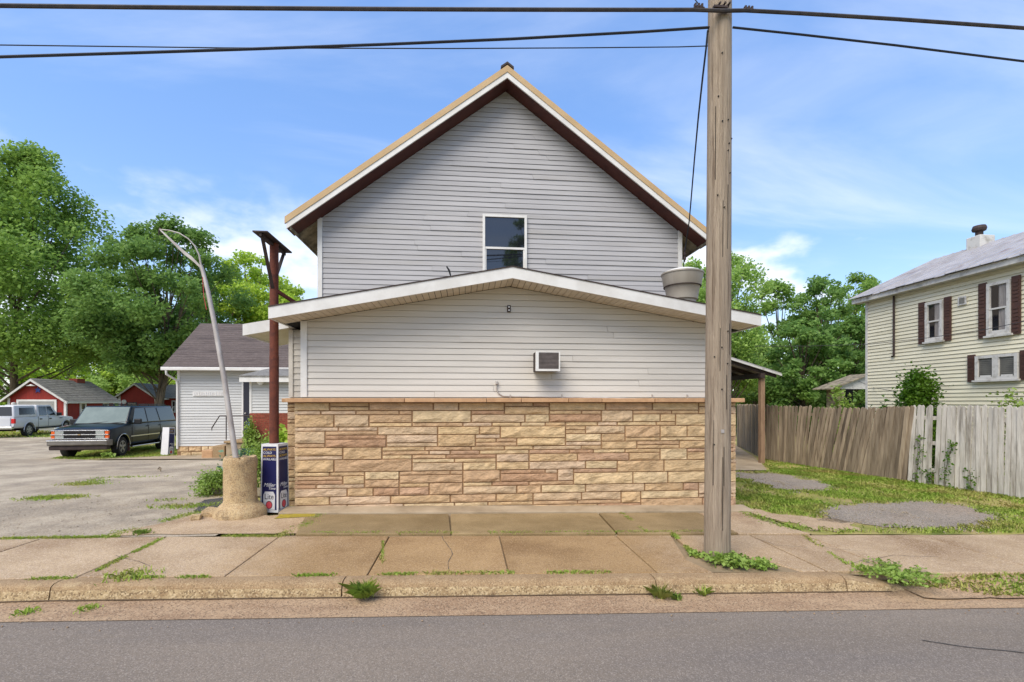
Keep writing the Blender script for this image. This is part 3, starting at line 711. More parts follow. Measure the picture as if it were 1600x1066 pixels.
weed('leafy_weed', on_g(1135, 880), .3, .14, 900, .03, M['weed'], 'spread of broad leafy weeds around the foot of the utility pole')
weed('leafy_weed', on_g(1185, 884), .22, .08, 420, .026, M['weed'], 'low leafy weeds trailing right of the utility pole foot')
weed('leafy_weed', on_g(1085, 868), .12, .05, 120, .03, M['weed'], 'flat weeds in the pavement gap left of the utility pole')
weed('leafy_weed', on_g(1400, 897), .5, .06, 800, .024, M['weed'], 'creeping weeds along the verge near the dropped kerb')
weed('leafy_weed', on_g(168, 716), .16, .3, 70, .07, M['weed'], 'single leafy weed at the front wheel of the dark green wagon')
weed('leafy_weed', on_g(252, 737), .08, .22, 20, .03, M['earth'], 'dry brown weed standing in the parking lot crack')

# ================================================================== MAIN BUILDING
bld = empty('gabled_building', (.9, 8.3, 0), 'grey sided gabled building with low front wing and tan stone wall', 'building')
UY, UX0, UX1 = 10.0, -2.96, 4.65            # upper front wall
AP = (.83, 8.60)                            # ridge x, top of rake at ridge
RK = .745                                   # roof pitch
LY, LX0, LX1 = 8.36, -2.74, 4.80            # wing front wall
LA = (.76, 4.065)                           # wing ridge x, fascia top
LS0, LS1 = .190, .167                       # wing roof slopes left / right

def boards(parent, name, m, O, u, n, z0, z1, pitch, xl, xr, split=0, proud=.013, gap=.006):
    """lap siding: one thin tapered board per course (two where it is jointed)"""
    O, u, n = Vector(O), Vector(u), Vector(n); k = 0; z = z0
    while z < z1 - .01:
        zt = min(z + pitch, z1) - gap
        cuts = [None]
        if split and random.random() < split: cuts = [random.uniform(.2, .8)]
        for c in cuts:
            spans = [(0, 1)] if c is None else [(0, c), (c + .0005, 1)]
            for i, (s0, s1) in enumerate(spans):
                def X(s, zz):
                    a, b = xl(zz), xr(zz)
                    if b < a: a = b = (a + b) / 2
                    return a + (b - a) * s
                q = lambda s, zz, d: O + u * X(s, zz) + Vector((0, 0, zz)) + n * d
                e = .005 * i
                if zt - z < .02: continue
                if X(1, z) - X(0, z) < .02: continue
                mb = MB()
                mb.hexa([q(s0, z, proud + e), q(s1, z, proud + e), q(s1, z, -.01), q(s0, z, -.01),
                         q(s0, zt, .0015 + e), q(s1, zt, .0015 + e), q(s1, zt, -.01), q(s0, zt, -.01)])
                mb.build(name, m, parent)
        z += pitch
    return

# ---- upper storey: wall, siding, roof
uw = MB().prism([(UX0, -.2), (UX1, -.2), (UX1, 5.5), (AP[0], 5.5 + (UX1 - AP[0]) * RK), (UX0, 5.5)], lambda a, b, d: (a, d, b), UY + .012, 21.5).build('house_shell', M['siding'], bld)
ztop = lambda z: (AP[1] - .27 - z) / RK
boards(uw, 'siding_board', M['siding'], (0, UY, 0), (1, 0, 0), (0, -1, 0), 3.2, 8.25, .104,
       lambda z: max(UX0, AP[0] - ztop(z)), lambda z: min(UX1, AP[0] + ztop(z)), split=.6)
box('corner_board', M['white'], bld, UX0 - .005, UX0 + .085, UY - .03, UY + .08, 3.2, 5.55)
box('corner_board', M['white'], bld, UX1 - .085, UX1 + .005, UY - .03, UY + .08, 3.2, 5.55)
RY0 = 9.6
def rake(sgn, name, m, off0, off1, y0, y1, x_end=4.27, parent=bld):
    """a slab following the roof slope; off0/off1 = depth below the roof top measured vertically"""
    xe = AP[0] + sgn * x_end; ze = AP[1] - x_end * RK
    mb = MB().hexa([(AP[0], y0, AP[1] - off1), (xe, y0, ze - off1), (xe, y1, ze - off1), (AP[0], y1, AP[1] - off1),
                    (AP[0], y0, AP[1] - off0), (xe, y0, ze - off0), (xe, y1, ze - off0), (AP[0], y1, AP[1] - off0)])
    return mb.build(name, m, parent)
roof = None
for s in (-1, 1):
    r_ = rake(s, 'roof_slope', M['tan_metal'], .0, .05, RY0 - .02, 21.8, 4.29)
    rake(s, 'rake_trim', M['tan_metal'], .05, .135, RY0 - .025, RY0 + .012, 4.29)
    rake(s, 'rake_board', M['white'], .135, .25, RY0 - .012, RY0 + .02, 4.26)
    rake(s, 'roof_deck', M['brown'], .052, .235, RY0 + .03, 21.5, 4.24)
    rake(s, 'soffit_board', M['brown'], .237, .262, RY0 + .021, UY - .004, 4.25)
    # weathered eave underside along the side wall
    xa = UX0 - .01 if s < 0 else UX1 + .01; xb = AP[0] + s * 4.2
    zb = AP[1] - 4.2 * RK - .262
    MB().hexa([(xb, UY + .02, zb - .01), (xa, UY + .02, zb + abs(xb - xa) * RK - .01), (xa, 21, zb + abs(xb - xa) * RK - .01), (xb, 21, zb - .01),
               (xb, UY + .02, zb + .02), (xa, UY + .02, zb + abs(xb - xa) * RK + .02), (xa, 21, zb + abs(xb - xa) * RK + .02), (xb, 21, zb + .02)]).build('eave_lining', M['old_wood'], bld)
    MB().box(*sorted((xb - .01, xb + .02)), UY - .38, 21.4, zb - .04, zb + .1).build('eave_board', M['old_wood'], bld)
MB().prism([(AP[0] - .13, AP[1] - .075), (AP[0], AP[1] + .02), (AP[0] + .13, AP[1] - .075), (AP[0] + .13, AP[1] - .03), (AP[0], AP[1] + .065), (AP[0] - .13, AP[1] - .03)],
           lambda a, b, d: (a, d, b), RY0 - .03, 21.7).build('ridge_cap', M['steel_dark'], bld)

# ---- upper window
def window(parent, O, u, n, w, h, name='window', fr=.05, mid=.5, glass=M['glass'], frame=M['white'], depth=.045, inner=None, sill=True):
    """sash window standing on wall point O (lower left), u along the wall, n outward"""
    O, u, n = Vector(O), Vector(u), Vector(n); z = Vector((0, 0, 1))
    def bx(mb, a0, a1, b0, b1, d0, d1):
        c = O + u * (a0 + a1) / 2 + z * (b0 + b1) / 2 + n * (d0 + d1) / 2
        return mb.obox(c, u * (a1 - a0) / 2, n * (d1 - d0) / 2, z * (b1 - b0) / 2)
    mb = MB()
    bx(mb, 0, fr, 0, h, 0, depth); bx(mb, w - fr, w, 0, h, 0, depth); bx(mb, fr, w - fr, h - fr, h, 0, depth - .002); bx(mb, fr, w - fr, 0, fr, 0, depth - .002)
    f = mb.build(name, frame, parent)
    zm = h * mid
    for lo, hi, d in ((zm - .001, h - fr, .016), (fr, zm, .010)):
        bx(MB(), fr, w - fr, lo, hi, .002, d).build('pane', glass, f)
        if inner:
            pass
    mb = MB(); s_ = fr * .55
    bx(mb, fr, w - fr, zm - .02, zm + .022, .012, depth - .008)
    bx(mb, fr, fr + s_, fr, zm - .02, .008, depth - .016); bx(mb, w - fr - s_, w - fr, fr, zm - .02, .008, depth - .016); bx(mb, fr + s_, w - fr - s_, fr, fr + s_, .008, depth - .016)
    mb.build('sash', frame, f)
    return f
a = on_y(754, 428, UY - .02); b = on_y(823, 338, UY - .02)
window(bld, (a.x, UY - .014, a.z), (1, 0, 0), (0, -1, 0), b.x - a.x, b.z - a.z, mid=.435, depth=.05)

# ---- front wing: walls and siding
def lz(x): return LA[1] - (LA[0] - x) * LS0 if x < LA[0] else LA[1] - (x - LA[0]) * LS1
wing = MB().prism([(LX0, -.2), (LX1, -.2), (LX1, lz(LX1) - .2), (LA[0], LA[1] - .2), (LX0, lz(LX0) - .2)], lambda a, b, d: (a, d, b), LY + .012, UY + .05).build('wing_shell', M['siding_low'], bld)
boards(wing, 'siding_board', M['siding_low'], (0, LY, 0), (1, 0, 0), (0, -1, 0), 1.93, 3.85, .106,
       lambda z: LX0 if z < lz(LX0) - .2 else LA[0] - (LA[1] - .2 - z) / LS0, lambda z: LX1 if z < lz(LX1) - .2 else LA[0] + (LA[1] - .2 - z) / LS1, split=.7)
box('corner_board', M['white'], bld, LX0 - .012, LX0 + .09, LY - .03, LY + .5, 1.93, lz(LX0) - .2)
box('corner_board', M['white'], bld, LX1 - .09, LX1 + .012, LY - .03, LY + .5, 1.93, lz(LX1) - .2)
# ---- wing roof
FY = 7.8
FX0, FX1 = -3.06, 5.06
def seg_slab(name, m, x0, x1, off0, off1, y0, y1, parent=bld):
    return MB().hexa([(x0, y0, lz(x0) - off1), (x1, y0, lz(x1) - off1), (x1, y1, lz(x1) - off1), (x0, y1, lz(x0) - off1),
                      (x0, y0, lz(x0) - off0), (x1, y0, lz(x1) - off0), (x1, y1, lz(x1) - off0), (x0, y1, lz(x0) - off0)]).build(name, m, parent)
for x0, x1 in ((FX0, LA[0]), (LA[0], FX1)):
    seg_slab('fascia', M['white'], x0, x1, .012, .195, FY, FY + .03)
    seg_slab('drip_edge', M['steel_dark'], x0, x1, -.006, .012, FY - .012, FY + .04)
    seg_slab('wing_roof', M['shingle'], x0, x1, .0, .06, FY + .04, UY - .015)
    seg_slab('soffit_backing', M['dark'], x0, x1, .165, .178, FY + .03, UY - .02)
seg_slab('eave_fascia', M['white'], FX0, FX0 + .025, .014, .19, FY + .03, UY)
seg_slab('eave_fascia', M['white'], FX1 - .025, FX1, .014, .19, FY + .03, UY)
sof = MB().box(-.0465, .0465, -.0, .535, -.006, .006).mesh('soffit_panel')
sof.materials.append(M['soffit'])
soffit = seg_slab('soffit', M['soffit'], FX0 + .03, FX0 + .05, .178, .184, FY + .03, LY)
x = FX0 + .1
while x < FX1 - .06:
    sl = LS0 if x < LA[0] else -LS1
    o = bpy.data.objects.new('soffit_panel', sof); C.objects.link(o)
    o.location = (x, FY + .031, lz(x) - .186); o.rotation_euler = (0, -math.atan(sl), 0); adopt(o, soffit)
    x += .1
# canopy over the side entrance, left
CX0 = -3.82
for nm, m, a0, a1, y0, y1, o0, o1 in (('canopy_fascia', M['white'], CX0, FX0 + .0, 8.66, 8.69, .01, .205), ('canopy_roof', M['shingle'], CX0, FX0 - .002, 8.69, 10.35, .0, .05),
                                      ('canopy_soffit', M['cream_trim'], CX0 + .03, FX0 - .002, 8.691, 10.3, .17, .19), ('canopy_end', M['white'], CX0, CX0 + .025, 8.69, 10.35, .012, .2)):
    seg_slab(nm, m, a0, a1, o0, o1, y0, y1)
# recessed side wall under the canopy
RX, RYW = -3.11, 8.86
rw = box('side_shell', M['siding_low'], bld, RX, LX0 - .02, RYW + .014, 10.4, -.2, lz(RX) - .2)
boards(rw, 'siding_board', M['siding_low'], (0, RYW, 0), (1, 0, 0), (0, -1, 0), 1.93, lz(RX) - .21, .106, lambda z: RX + .05, lambda z: LX0 - .02)
box('corner_board', M['siding_low'], bld, RX - .01, RX + .06, RYW - .03, RYW + .2, 1.93, lz(RX) - .2)

# ---- stone veneer: coursed sandstone, every stone its own piece
def stone_mesh(w, h, rough):
    """pitched-face stone: flat bed margins, belly broken off unevenly"""
    nx = max(3, min(7, int(w / .1) + 2)); nz = 4
    us = [0, .012 / w] + [(i / (nx - 1)) for i in range(1, nx - 1)] + [1 - .012 / w, 1]
    vs_ = [0, .008 / h, .3, .7, 1 - .008 / h, 1]
    if h < .1: vs_ = [0, .008 / h, .5, 1 - .008 / h, 1]
    sd = random.uniform(0, 99); V = []; F = []
    for j, v in enumerate(vs_):
        for i, uu in enumerate(us):
            e = 0 if (i in (0, len(us) - 1) or j in (0, len(vs_) - 1)) else 1
            d = .004 if e else -.025
            if e and 1 < i < len(us) - 2 and 1 <= j < len(vs_) - 1:
                f = noise.noise(Vector((uu * w * 6.5, v * h * 9, sd)))
                d = .006 + rough * (.55 + .75 * f) * (1.0 if j > 1 else .55)
            elif e: d = .004 + rough * .25 * (1 + noise.noise(Vector((uu * w * 9, v * h * 9, sd))))
            V.append(((uu - .5) * w, -max(d, -.03), (v - .5) * h))
    n = len(us)
    for j in range(len(vs_) - 1):
        for i in range(n - 1): F.append((j * n + i, j * n + i + 1, (j + 1) * n + i + 1, (j + 1) * n + i))
    me = bpy.data.meshes.new('stone'); me.from_pydata(V, [], F); me.update(); me.materials.append(M['stone'])
    return me
def skyline(W_, Hh, unit):
    """ashlar pattern: fill the lowest, leftmost gap with a stone one to three courses high"""
    cols = [0] * W_; out = []; rows = Hh
    while min(cols) < rows:
        lo = min(cols); i = cols.index(lo); j = i
        while j < W_ and cols[j] == lo: j += 1
        span = j - i; left = rows - lo
        # heights that avoid lining up with both neighbours
        nb = [cols[i - 1] - lo if i else 0, cols[j] - lo if j < W_ else 0]
        opts = [1, 1, 2, 2, 2, 3, 3, 3]
        hgt = random.choice(opts)
        good = [q for q in nb if 0 < q <= 3]
        if good and random.random() < .62: hgt = random.choice(good)
        if span <= 3: hgt = min([x for x in nb if x > 0] + [2])
        hgt = min(hgt, left, 3)
        wmax = {1: 12, 2: 15, 3: 18}[hgt]; wmin = {1: 5, 2: 6, 3: 6}[hgt]
        wd = random.randint(wmin, wmax)
        if span - wd < 3: wd = span if span <= wmax + 3 else span - 4
        wd = max(1, min(wd, span))
        out.append((i, lo, wd, hgt))
        for q in range(i, i + wd): cols[q] += hgt
    return out
SX0, SX1, SYF = -2.83, 4.87, 8.26
veneer = MB().hexa([(SX0 + .03, SYF, -.25), (SX1 - .03, SYF, -.25), (SX1 - .03, LY + .01, -.25), (SX0 + .03, LY + .01, -.25),
                    (SX0 + .03, SYF, 1.84), (SX1 - .03, SYF, 1.84), (SX1 - .03, LY + .01, 1.84), (SX0 + .03, LY + .01, 1.84)]).build('stone_wall', M['mortar'], bld)
U = .0683; CW = .0713
random.seed(21)
for (i, j, wd, hg) in skyline(108, 28, U):
    w, h = wd * CW - .007, hg * U - .006
    xc = SX0 + (i + wd / 2) * CW; zc = -.075 + (j + hg / 2) * U
    if zc + h / 2 < zg(xc, 8.2) - .02: continue
    o = bpy.data.objects.new('stone', stone_mesh(w, h, .018 if hg == 1 else (.034 if hg == 2 else .042))); C.objects.link(o)
    o.location = (xc, SYF, zc); adopt(o, veneer)
# return ends and the recessed pier on the left
pier = box('stone_pier', M['mortar'], bld, -3.12, SX0 + .02, 8.80, RYW + .012, -.2, 1.84)
for (i, j, wd, hg) in skyline(5, 28, U):
    w, h = wd * .066 - .009, hg * U - .008
    o = bpy.data.objects.new('stone', stone_mesh(w, h, .03)); C.objects.link(o)
    o.location = (-3.14 + (i + wd / 2) * .066, 8.80, -.03 + (j + hg / 2) * U); adopt(o, pier)
z = -.1; k = 0
while z < 1.80:
    h = random.choice((.07, .12, .14, .2)); h = min(h, 1.84 - z)
    if h < .03: break
    for xx, rot, nm in ((SX1 - .03, PI / 2, 1), (SX0 + .03, -PI / 2, 1)):
        o = bpy.data.objects.new('stone', stone_mesh(.105, h - .008, .05)); C.objects.link(o)
        o.location = (xx, SYF + .045, z + h / 2); o.rotation_euler = (0, 0, rot); adopt(o, veneer)
    z += h
# left flank of the wing, seen past the rusty post
caps = [-2.93, on_y(633, 625, 8.2).x, .35, on_y(814, 625, 8.2).x, on_y(887, 625, 8.2).x, 2.35, 3.3, 4.2, 4.96]
for a, b in zip(caps[:-1], caps[1:]):
    dz = random.uniform(-.004, .004)
    box('cap_stone', M['cap'], bld, a + .004, b - .004, 8.12 + random.uniform(-.006, .006), LY - .016, 1.842, 1.912 + dz, bevel=.008)
box('cap_stone', M['cap'], bld, -3.2, -2.94, 8.72, RYW - .016, 1.842, 1.91, bevel=.008)
MB().hexa([(-2.95, 7.88, -.2), (5.0, 7.88, -.2), (5.0, SYF + .01, -.2), (-2.95, SYF + .01, -.2),
           (-2.95, 7.9, zg(-2.95, 8) + .035), (5.0, 7.9, zg(5, 8) + .035), (5.0, SYF + .01, zg(5, 8) + .06), (-2.95, SYF + .01, zg(-2.95, 8) + .06)]).build('footing', M['concrete_pale'], bld, bevel=.012)

# ---- carport lean-to on the right flank
CY0, CY1 = 14.45, 20.4
cz = lambda x: 2.77 - (x - 10.03) * .295
def lean(name, m, x0, x1, o0, o1, y0, y1):
    MB().hexa([(x0, y0, cz(x0) - o1), (x1, y0, cz(x1) - o1), (x1, y1, cz(x1) - o1), (x0, y1, cz(x0) - o1),
               (x0, y0, cz(x0) - o0), (x1, y0, cz(x1) - o0), (x1, y1, cz(x1) - o0), (x0, y1, cz(x0) - o0)]).build(name, m, bld)
lean('carport_roof', M['metal_roof'], 4.66, 10.05, -.01, .03, CY0, CY1)
lean('carport_edge', M['white_old'], 4.66, 10.06, .03, .085, CY0 - .01, CY0 + .03)
for yy in np.arange(CY0 + .1, CY1, .9): lean('rafter', M['steel_dark'], 4.66, 9.95, .032, .17, yy, yy + .05)
MB().box(9.38, 9.52, CY0 + .05, CY1, cz(9.45) - .33, cz(9.45) - .17).build('carport_beam', M['steel_dark'], bld)
for yy in (14.66, 17.5, 20.2): box('carport_post', M['wood_post'], bld, 9.44, 9.58, yy - .07, yy + .07, zg(9.5, yy) - .02, cz(9.5) - .172)
box('carport_wall', M['steel_dark'], bld, 4.66, 4.72, 12.5, CY1, -.2, 4.2)

# ---- things fixed on the building
p = on_y(833, 580, LY - .01); q = on_y(875, 549, LY - .3)
ax0 = on_y(837, 560, LY - .33).x; ax1 = on_y(875, 560, LY - .33).x; az0 = on_y(850, 580, LY - .33).z; az1 = on_y(850, 549.5, LY - .33).z
ac = empty('air_conditioner', ((ax0 + ax1) / 2, LY - .2, az0), 'white window air conditioner with grey grille sticking out of the siding', 'air conditioner')
box('housing', M['steel_dark'], ac, ax0 + .004, ax1 - .004, LY - .30, LY + .02, az0 + .006, az1 - .004)
fr = MB(); t = .045
fr.box(ax0, ax1, LY - .345, LY - .3, az0, az0 + t * .8); fr.box(ax0, ax1, LY - .345, LY - .3, az1 - t * .35, az1)
fr.box(ax0, ax0 + t * 1.1, LY - .345, LY - .3, az0 + t * .8, az1 - t * .35); fr.box(ax1 - t * .5, ax1, LY - .345, LY - .3, az0 + t * .8, az1 - t * .35)
fr.build('front_frame', M['white'], ac)
box('grille', M['ac_grille'], ac, ax0 + t, ax1 - t * .5, LY - .33, LY - .301, az0 + t * .8, az1 - t * .35)
n = 12
for k in range(n):
    zz = az0 + t * .9 + (az1 - az0 - t * 1.4) * k / n
    box('louvre', M['ac_grille'], ac, ax0 + t * 1.15, ax1 - t * .55, LY - .34, LY - .331, zz, zz + .012)
p = on_y(795, 483, LY)
lp = empty('wall_plate', (p.x, LY, p.z - .06), 'small dark twin socket plate high under the wing gable', 'wall plate')
box('backplate', M['steel_dark'], lp, p.x - .03, p.x + .03, LY - .03, LY - .012, p.z - .06, p.z + .06)
for s in (-1, 1): MB().lathe([(.016, 0), (.016, -.014), (.009, -.016)], (p.x, LY - .03, p.z + s * .028), 10, ax='y').build('socket', M['print_white'], lp)
# conduit along the bottom of the siding
pts = [on_y(*q, LY - .03) for q in ((776, 598), (776, 608), (779, 615), (786, 619), (797, 619.5), (950, 622), (1104, 626))]
cd = empty('conduit', pts[0], 'grey conduit running along the bottom of the siding from a small weatherhead', 'conduit')
MB().tube(pts, .011, 8).build('pipe', M['galv'], cd, smooth=True)
MB().box(pts[0].x - .022, pts[0].x + .022, LY - .07, LY - .01, pts[0].z - .03, pts[0].z + .03).build('weatherhead', M['galv'], cd, bevel=.01)
for px in (797, 878, 1019, 1074):
    q = on_y(px, 621, LY - .03); box('clamp', M['galv'], cd, q.x - .008, q.x + .008, LY - .05, LY - .012, q.z - .02, q.z + .05)
# roof exhaust fan
fx = on_y(1066, 450, 8.95); fz = on_y(1066, 428, 8.95).z - .43
fan = empty('exhaust_fan', (fx.x, 8.95, fz), 'round grey kitchen exhaust fan tub on the low wing roof', 'exhaust fan')
MB().lathe([(.24, lz(fx.x) - fz - .02), (.25, -.1), (.285, -.08), (.295, .0), (.325, .16), (.33, .165), (.345, .18), (.35, .19), (.385, .40), (.40, .405), (.40, .43), (.385, .435)], (fx.x, 8.95, fz), 28).build('tub', M['fan'], fan, smooth=True)
MB().lathe([(.36, .43), (.34, .46), (.24, .50), (.12, .515), (.0, .52)], (fx.x, 8.95, fz), 24).build('lid', M['white'], fan, smooth=True)
MB().lathe([(.33, .163), (.352, .163), (.352, .176), (.33, .176)], (fx.x, 8.95, fz), 28).build('seam', M['steel_dark'], fan)
# stray bracket on the wing roof edge
p = on_y(702, 424, 7.9)
bk = MB().tube([(p.x + .03, 7.86, lz(p.x)), (p.x, 7.85, p.z), (p.x - .04, 7.84, p.z + .06)], [.01, .018, .012], 6).build('roof_bracket', M['black']); tag(bk, 'small black bent bracket on the wing roof edge', 'bracket')

# ================================================================== WHITE ANNEX behind the building
AY, AX0, AX1 = 20.2, on_y(278, 640, 20.2).x, -3.0
annex = empty('white_annex', ((AX0 + AX1) / 2, AY, zg(AX0, AY)), 'low white sided annex with brown shingled roof behind the leaning pole', 'building')
aze = on_y(300, 574, AY - .35).z; azr = on_y(320, 505.5, AY + 2.3).z
az0 = on_y(300, 697, AY).z
shell = MB().prism([(AY + .012, -.5), (AY + 4.6, -.5), (AY + 4.6, aze - .05), (AY + 2.3, azr - .15), (AY + .012, aze - .05)], lambda a, b, d: (d, a, b), AX0, AX1).build('annex_wall', M['siding_white'], annex)
boards(shell, 'siding_board', M['siding_white'], (0, AY, 0), (1, 0, 0), (0, -1, 0), az0, aze - .06, .108, lambda z: AX0 + .08, lambda z: -5.0, proud=.022, gap=.014)
box('corner_board', M['white'], annex, AX0 - .015, AX0 + .08, AY - .03, AY + .08, az0, aze - .06)
found = box('foundation', M['mortar'], annex, AX0 - .02, -8.0, AY - .012, AY + .02, -.5, az0)
xx = AX0; random.seed(5)
while xx < -8.2:
    w = random.uniform(.25, .5)
    o = bpy.data.objects.new('stone', stone_mesh(w - .02, .2, .04)); C.objects.link(o); o.location = (xx + w / 2, AY - .012, az0 - .12); adopt(o, found)
    o = bpy.data.objects.new('stone', stone_mesh(w - .02, .2, .04)); C.objects.link(o); o.location = (xx + w / 2 + .1, AY - .012, az0 - .34); adopt(o, found)
    xx += w
# roof with shingle courses
def shingle_roof(parent, m, x0, x1, ye, ze, yr, zr, n, name='roof', sign=1):
    """front slope: overlapping courses from eave (ye, ze) to ridge (yr, zr)"""
    base = MB().hexa([(x0, ye, ze - .09), (x1, ye, ze - .09), (x1, yr, zr - .09), (x0, yr, zr - .09), (x0, ye, ze - .012), (x1, ye, ze - .012), (x1, yr, zr - .012), (x0, yr, zr - .012)]).build(name, m, parent)
    for k in range(n):
        a, b = k / n, (k + 1.15) / n
        b = min(b, 1)
        ya, yb = ye + (yr - ye) * a, ye + (yr - ye) * b; za, zb = ze + (zr - ze) * a, ze + (zr - ze) * b
        MB().hexa([(x0, ya, za - .01), (x1, ya, za - .01), (x1, yb, zb - .01), (x0, yb, zb - .01), (x0, ya, za + .014), (x1, ya, za + .014), (x1, yb, zb + .001), (x0, yb, zb + .001)]).build('shingle_course', m, base)
    return base
shingle_roof(annex, M['shingle'], AX0 - .35, AX1, AY - .4, aze + .02, AY + 2.3, azr, 20)
MB().hexa([(AX0 - .35, AY + 2.3, azr - .09), (AX1, AY + 2.3, azr - .09), (AX1, AY + 5, aze - .11), (AX0 - .35, AY + 5, aze - .11), (AX0 - .35, AY + 2.3, azr), (AX1, AY + 2.3, azr), (AX1, AY + 5, aze), (AX0 - .35, AY + 5, aze)]).build('roof_back', M['shingle'], annex)
box('gutter', M['white'], annex, AX0 - .36, -6.6, AY - .5, AY - .402, aze - .13, aze - .0, bevel=.02)
box('eave_soffit', M['white'], annex, AX0 - .3, -6.6, AY - .4, AY - .015, aze - .11, aze - .085)
MB().tube([(AX0 - .18, AY - .45, aze - .13), (AX0 - .18, AY - .43, aze - .28), (AX0 + .0, AY - .09, aze - .5), (AX0 + .02, AY - .07, aze - .7), (AX0 + .02, AY - .07, az0 - .1)], .042, 8).build('downspout', M['white'], annex, smooth=True)
# door behind the vestibule
dx0 = on_y(381, 640, AY).x; dzt = on_y(385, 594, AY).z; dzb = on_y(385, 683, AY).z
box('door_casing', M['white'], annex, dx0 - .07, dx0 + .95, AY - .028, AY - .01, dzb, dzt + .08)
dr = box('door', M['print_black'], annex, dx0, dx0 + .88, AY - .05, AY - .029, dzb, dzt)
ps0 = on_y(385, 677, AY - .06); ps1 = on_y(396, 660, AY - .06)
MB().lathe([(.03, 0), (.035, -.03), (.02, -.06), (.0, -.065)], (dx0 + .09, AY - .05, on_y(385, 646, AY).z), 10, ax='y').build('door_knob', M['galv'], dr)
dps = box('door_notice', M['print_blue'], annex, ps0.x, ps0.x + .34, AY - .06, AY - .052, ps0.z, ps1.z)
box('notice_mark', M['print_white'], dps, ps0.x + .08, ps0.x + .12, AY - .066, AY - .0605, ps0.z + .06, ps0.z + .24)
box('notice_mark', M['print_white'], dps, ps0.x + .08, ps0.x + .2, AY - .0665, AY - .061, ps0.z + .04, ps0.z + .08)
# vestibule with brick base
VY, VX0, VX1 = 18.9, on_y(391, 620, 18.9).x, -4.6
vzt = on_y(391, 597, VY).z; vzb = on_y(391, 645.5, VY).z
vest = box('vestibule_wall', M['siding_white'], annex, VX0, VX1, VY + .014, AY - .06, -.4, vzt)
boards(vest, 'siding_board', M['siding_white'], (0, VY, 0), (1, 0, 0), (0, -1, 0), vzb + .0, vzt, .108, lambda z: VX0 + .06, lambda z: VX1, proud=.022, gap=.014)
box('corner_board', M['white'], annex, VX0 - .02, VX0 + .06, VY - .03, VY + .1, vzb - .02, vzt)
bw = box('brick_base', M['mortar'], annex, VX0 + .01, VX1, VY - .075, VY + .013, -.4, vzb - .005)
bme = MB().box(-.1, .1, -.012, .04, -.028, .028).mesh('brick'); bme.materials.append(M['brick'])
row = 0; zz = vzb - .04
while zz > .28:
    xx = VX0 + (.12 if row % 2 else .02)
    while xx < -6.2:
        o = bpy.data.objects.new('brick', bme); C.objects.link(o); o.location = (xx + .1, VY - .073, zz); adopt(o, bw); xx += .214
    zz -= .069; row += 1
box('brick_skirt', M['brick'], annex, VX0 + .012, VX1, VY - .07, VY, -.39, .24)
fz0 = on_y(391, 597, VY - .3).z; fz1 = on_y(391, 587.5, VY - .3).z
box('vestibule_fascia', M['white'], annex, VX0 - .25, VX1, VY - .33, VY - .30, fz0, fz1)
box('vestibule_soffit', M['white'], annex, VX0 - .24, VX1, VY - .30, VY + .01, fz0 + .01, fz0 + .03)
vr = MB().hexa([(VX0 - .27, VY - .35, fz1 - .04), (VX1, VY - .35, fz1 - .04), (VX1, AY - .1, fz1 + .4), (VX0 + .5, AY - .1, fz1 + .4),
                (VX0 - .27, VY - .35, fz1 + .012), (VX1, VY - .35, fz1 + .012), (VX1, AY - .1, fz1 + .47), (VX0 + .55, AY - .1, fz1 + .47)]).build('vestibule_roof', M['shingle_grey'], annex)
p = on_y(410, 597, VY)
wl = empty('wall_lamp', (p.x, VY - .1, p.z - .1), 'round white lamp on the vestibule wall of the annex', 'lamp')
MB().lathe([(.05, .0), (.06, -.05), (.11, -.1), (.13, -.17), (.11, -.23), (.0, -.26)], (p.x, VY, p.z), 16, ax='y').build('globe', M['white'], wl, smooth=True)
box('bracket', M['white'], wl, p.x - .06, p.x + .06, VY - .03, VY - .012, p.z - .06, p.z + .06)
# raised letters board: white on white, too worn to read
s0 = on_y(301, 619, AY - .05); s1 = on_y(353, 612, AY - .05)
sb = empty('letter_board', (s0.x, AY - .03, s0.z), 'long white board with worn raised white lettering on the annex wall', 'sign')
box('board', M['white'], sb, s0.x, on_y(356, 615, AY).x, AY - .05, AY - .015, s0.z, s1.z)
xx = s0.x + .06; random.seed(3)
for wch in (.06, .07, .07, .05, .08, .05, .05, .05, .04, .07, .08, .05, .04, .07):
    h = random.uniform(.1, .125)
    mb = MB().box(xx, xx + .022, AY - .064, AY - .0505, s0.z + .035, s0.z + .035 + h)
    if random.random() < .6: mb.box(xx + .022, xx + wch * .8, AY - .064, AY - .0505, s0.z + .035, s0.z + .057)
    mb.build('letter', M['print_white'], sb); xx += wch + .022
# porch, steps and handrail
pw = [on_y(353, 690, 18.7).x, on_y(392, 690, 18.7).x]
pz = on_y(370, 690, 18.7).z
porch = empty('porch', (pw[0], 18.8, zg(-9, 19)), 'concrete porch with worn stone steps in front of the annex door', 'porch')
box('landing', M['concrete_pale'], porch, pw[0], pw[1] + .1, 18.7, AY - .06, -.45, pz - .06, bevel=.02)
box('landing_top', M['kerb'], porch, pw[0] - .06, pw[1] + .1, 18.64, AY - .058, pz - .055, pz + .02, bevel=.02)
st0 = on_y(318, 705, 18.85)
box('step', M['kerb'], porch, pw[0] - .5, pw[0] - .065, 18.74, AY - .06, -.45, pz - .16, bevel=.03)
box('step', M['cap'], porch, pw[0] - .9, pw[0] - .51, 18.78, AY - .06, -.45, pz - .32, bevel=.03)
rail = empty('handrail', (pw[0], 18.9, pz), 'bent grey pipe handrail on the annex porch', 'handrail')
h0 = on_y(331, 675, 18.85); h1 = on_y(331, 669, 18.85); h2 = on_y(343, 650, 18.85); h3 = on_y(391, 650, 18.85); h4 = on_y(353.5, 686, 18.85); h5 = on_y(353.5, 650, 18.85)
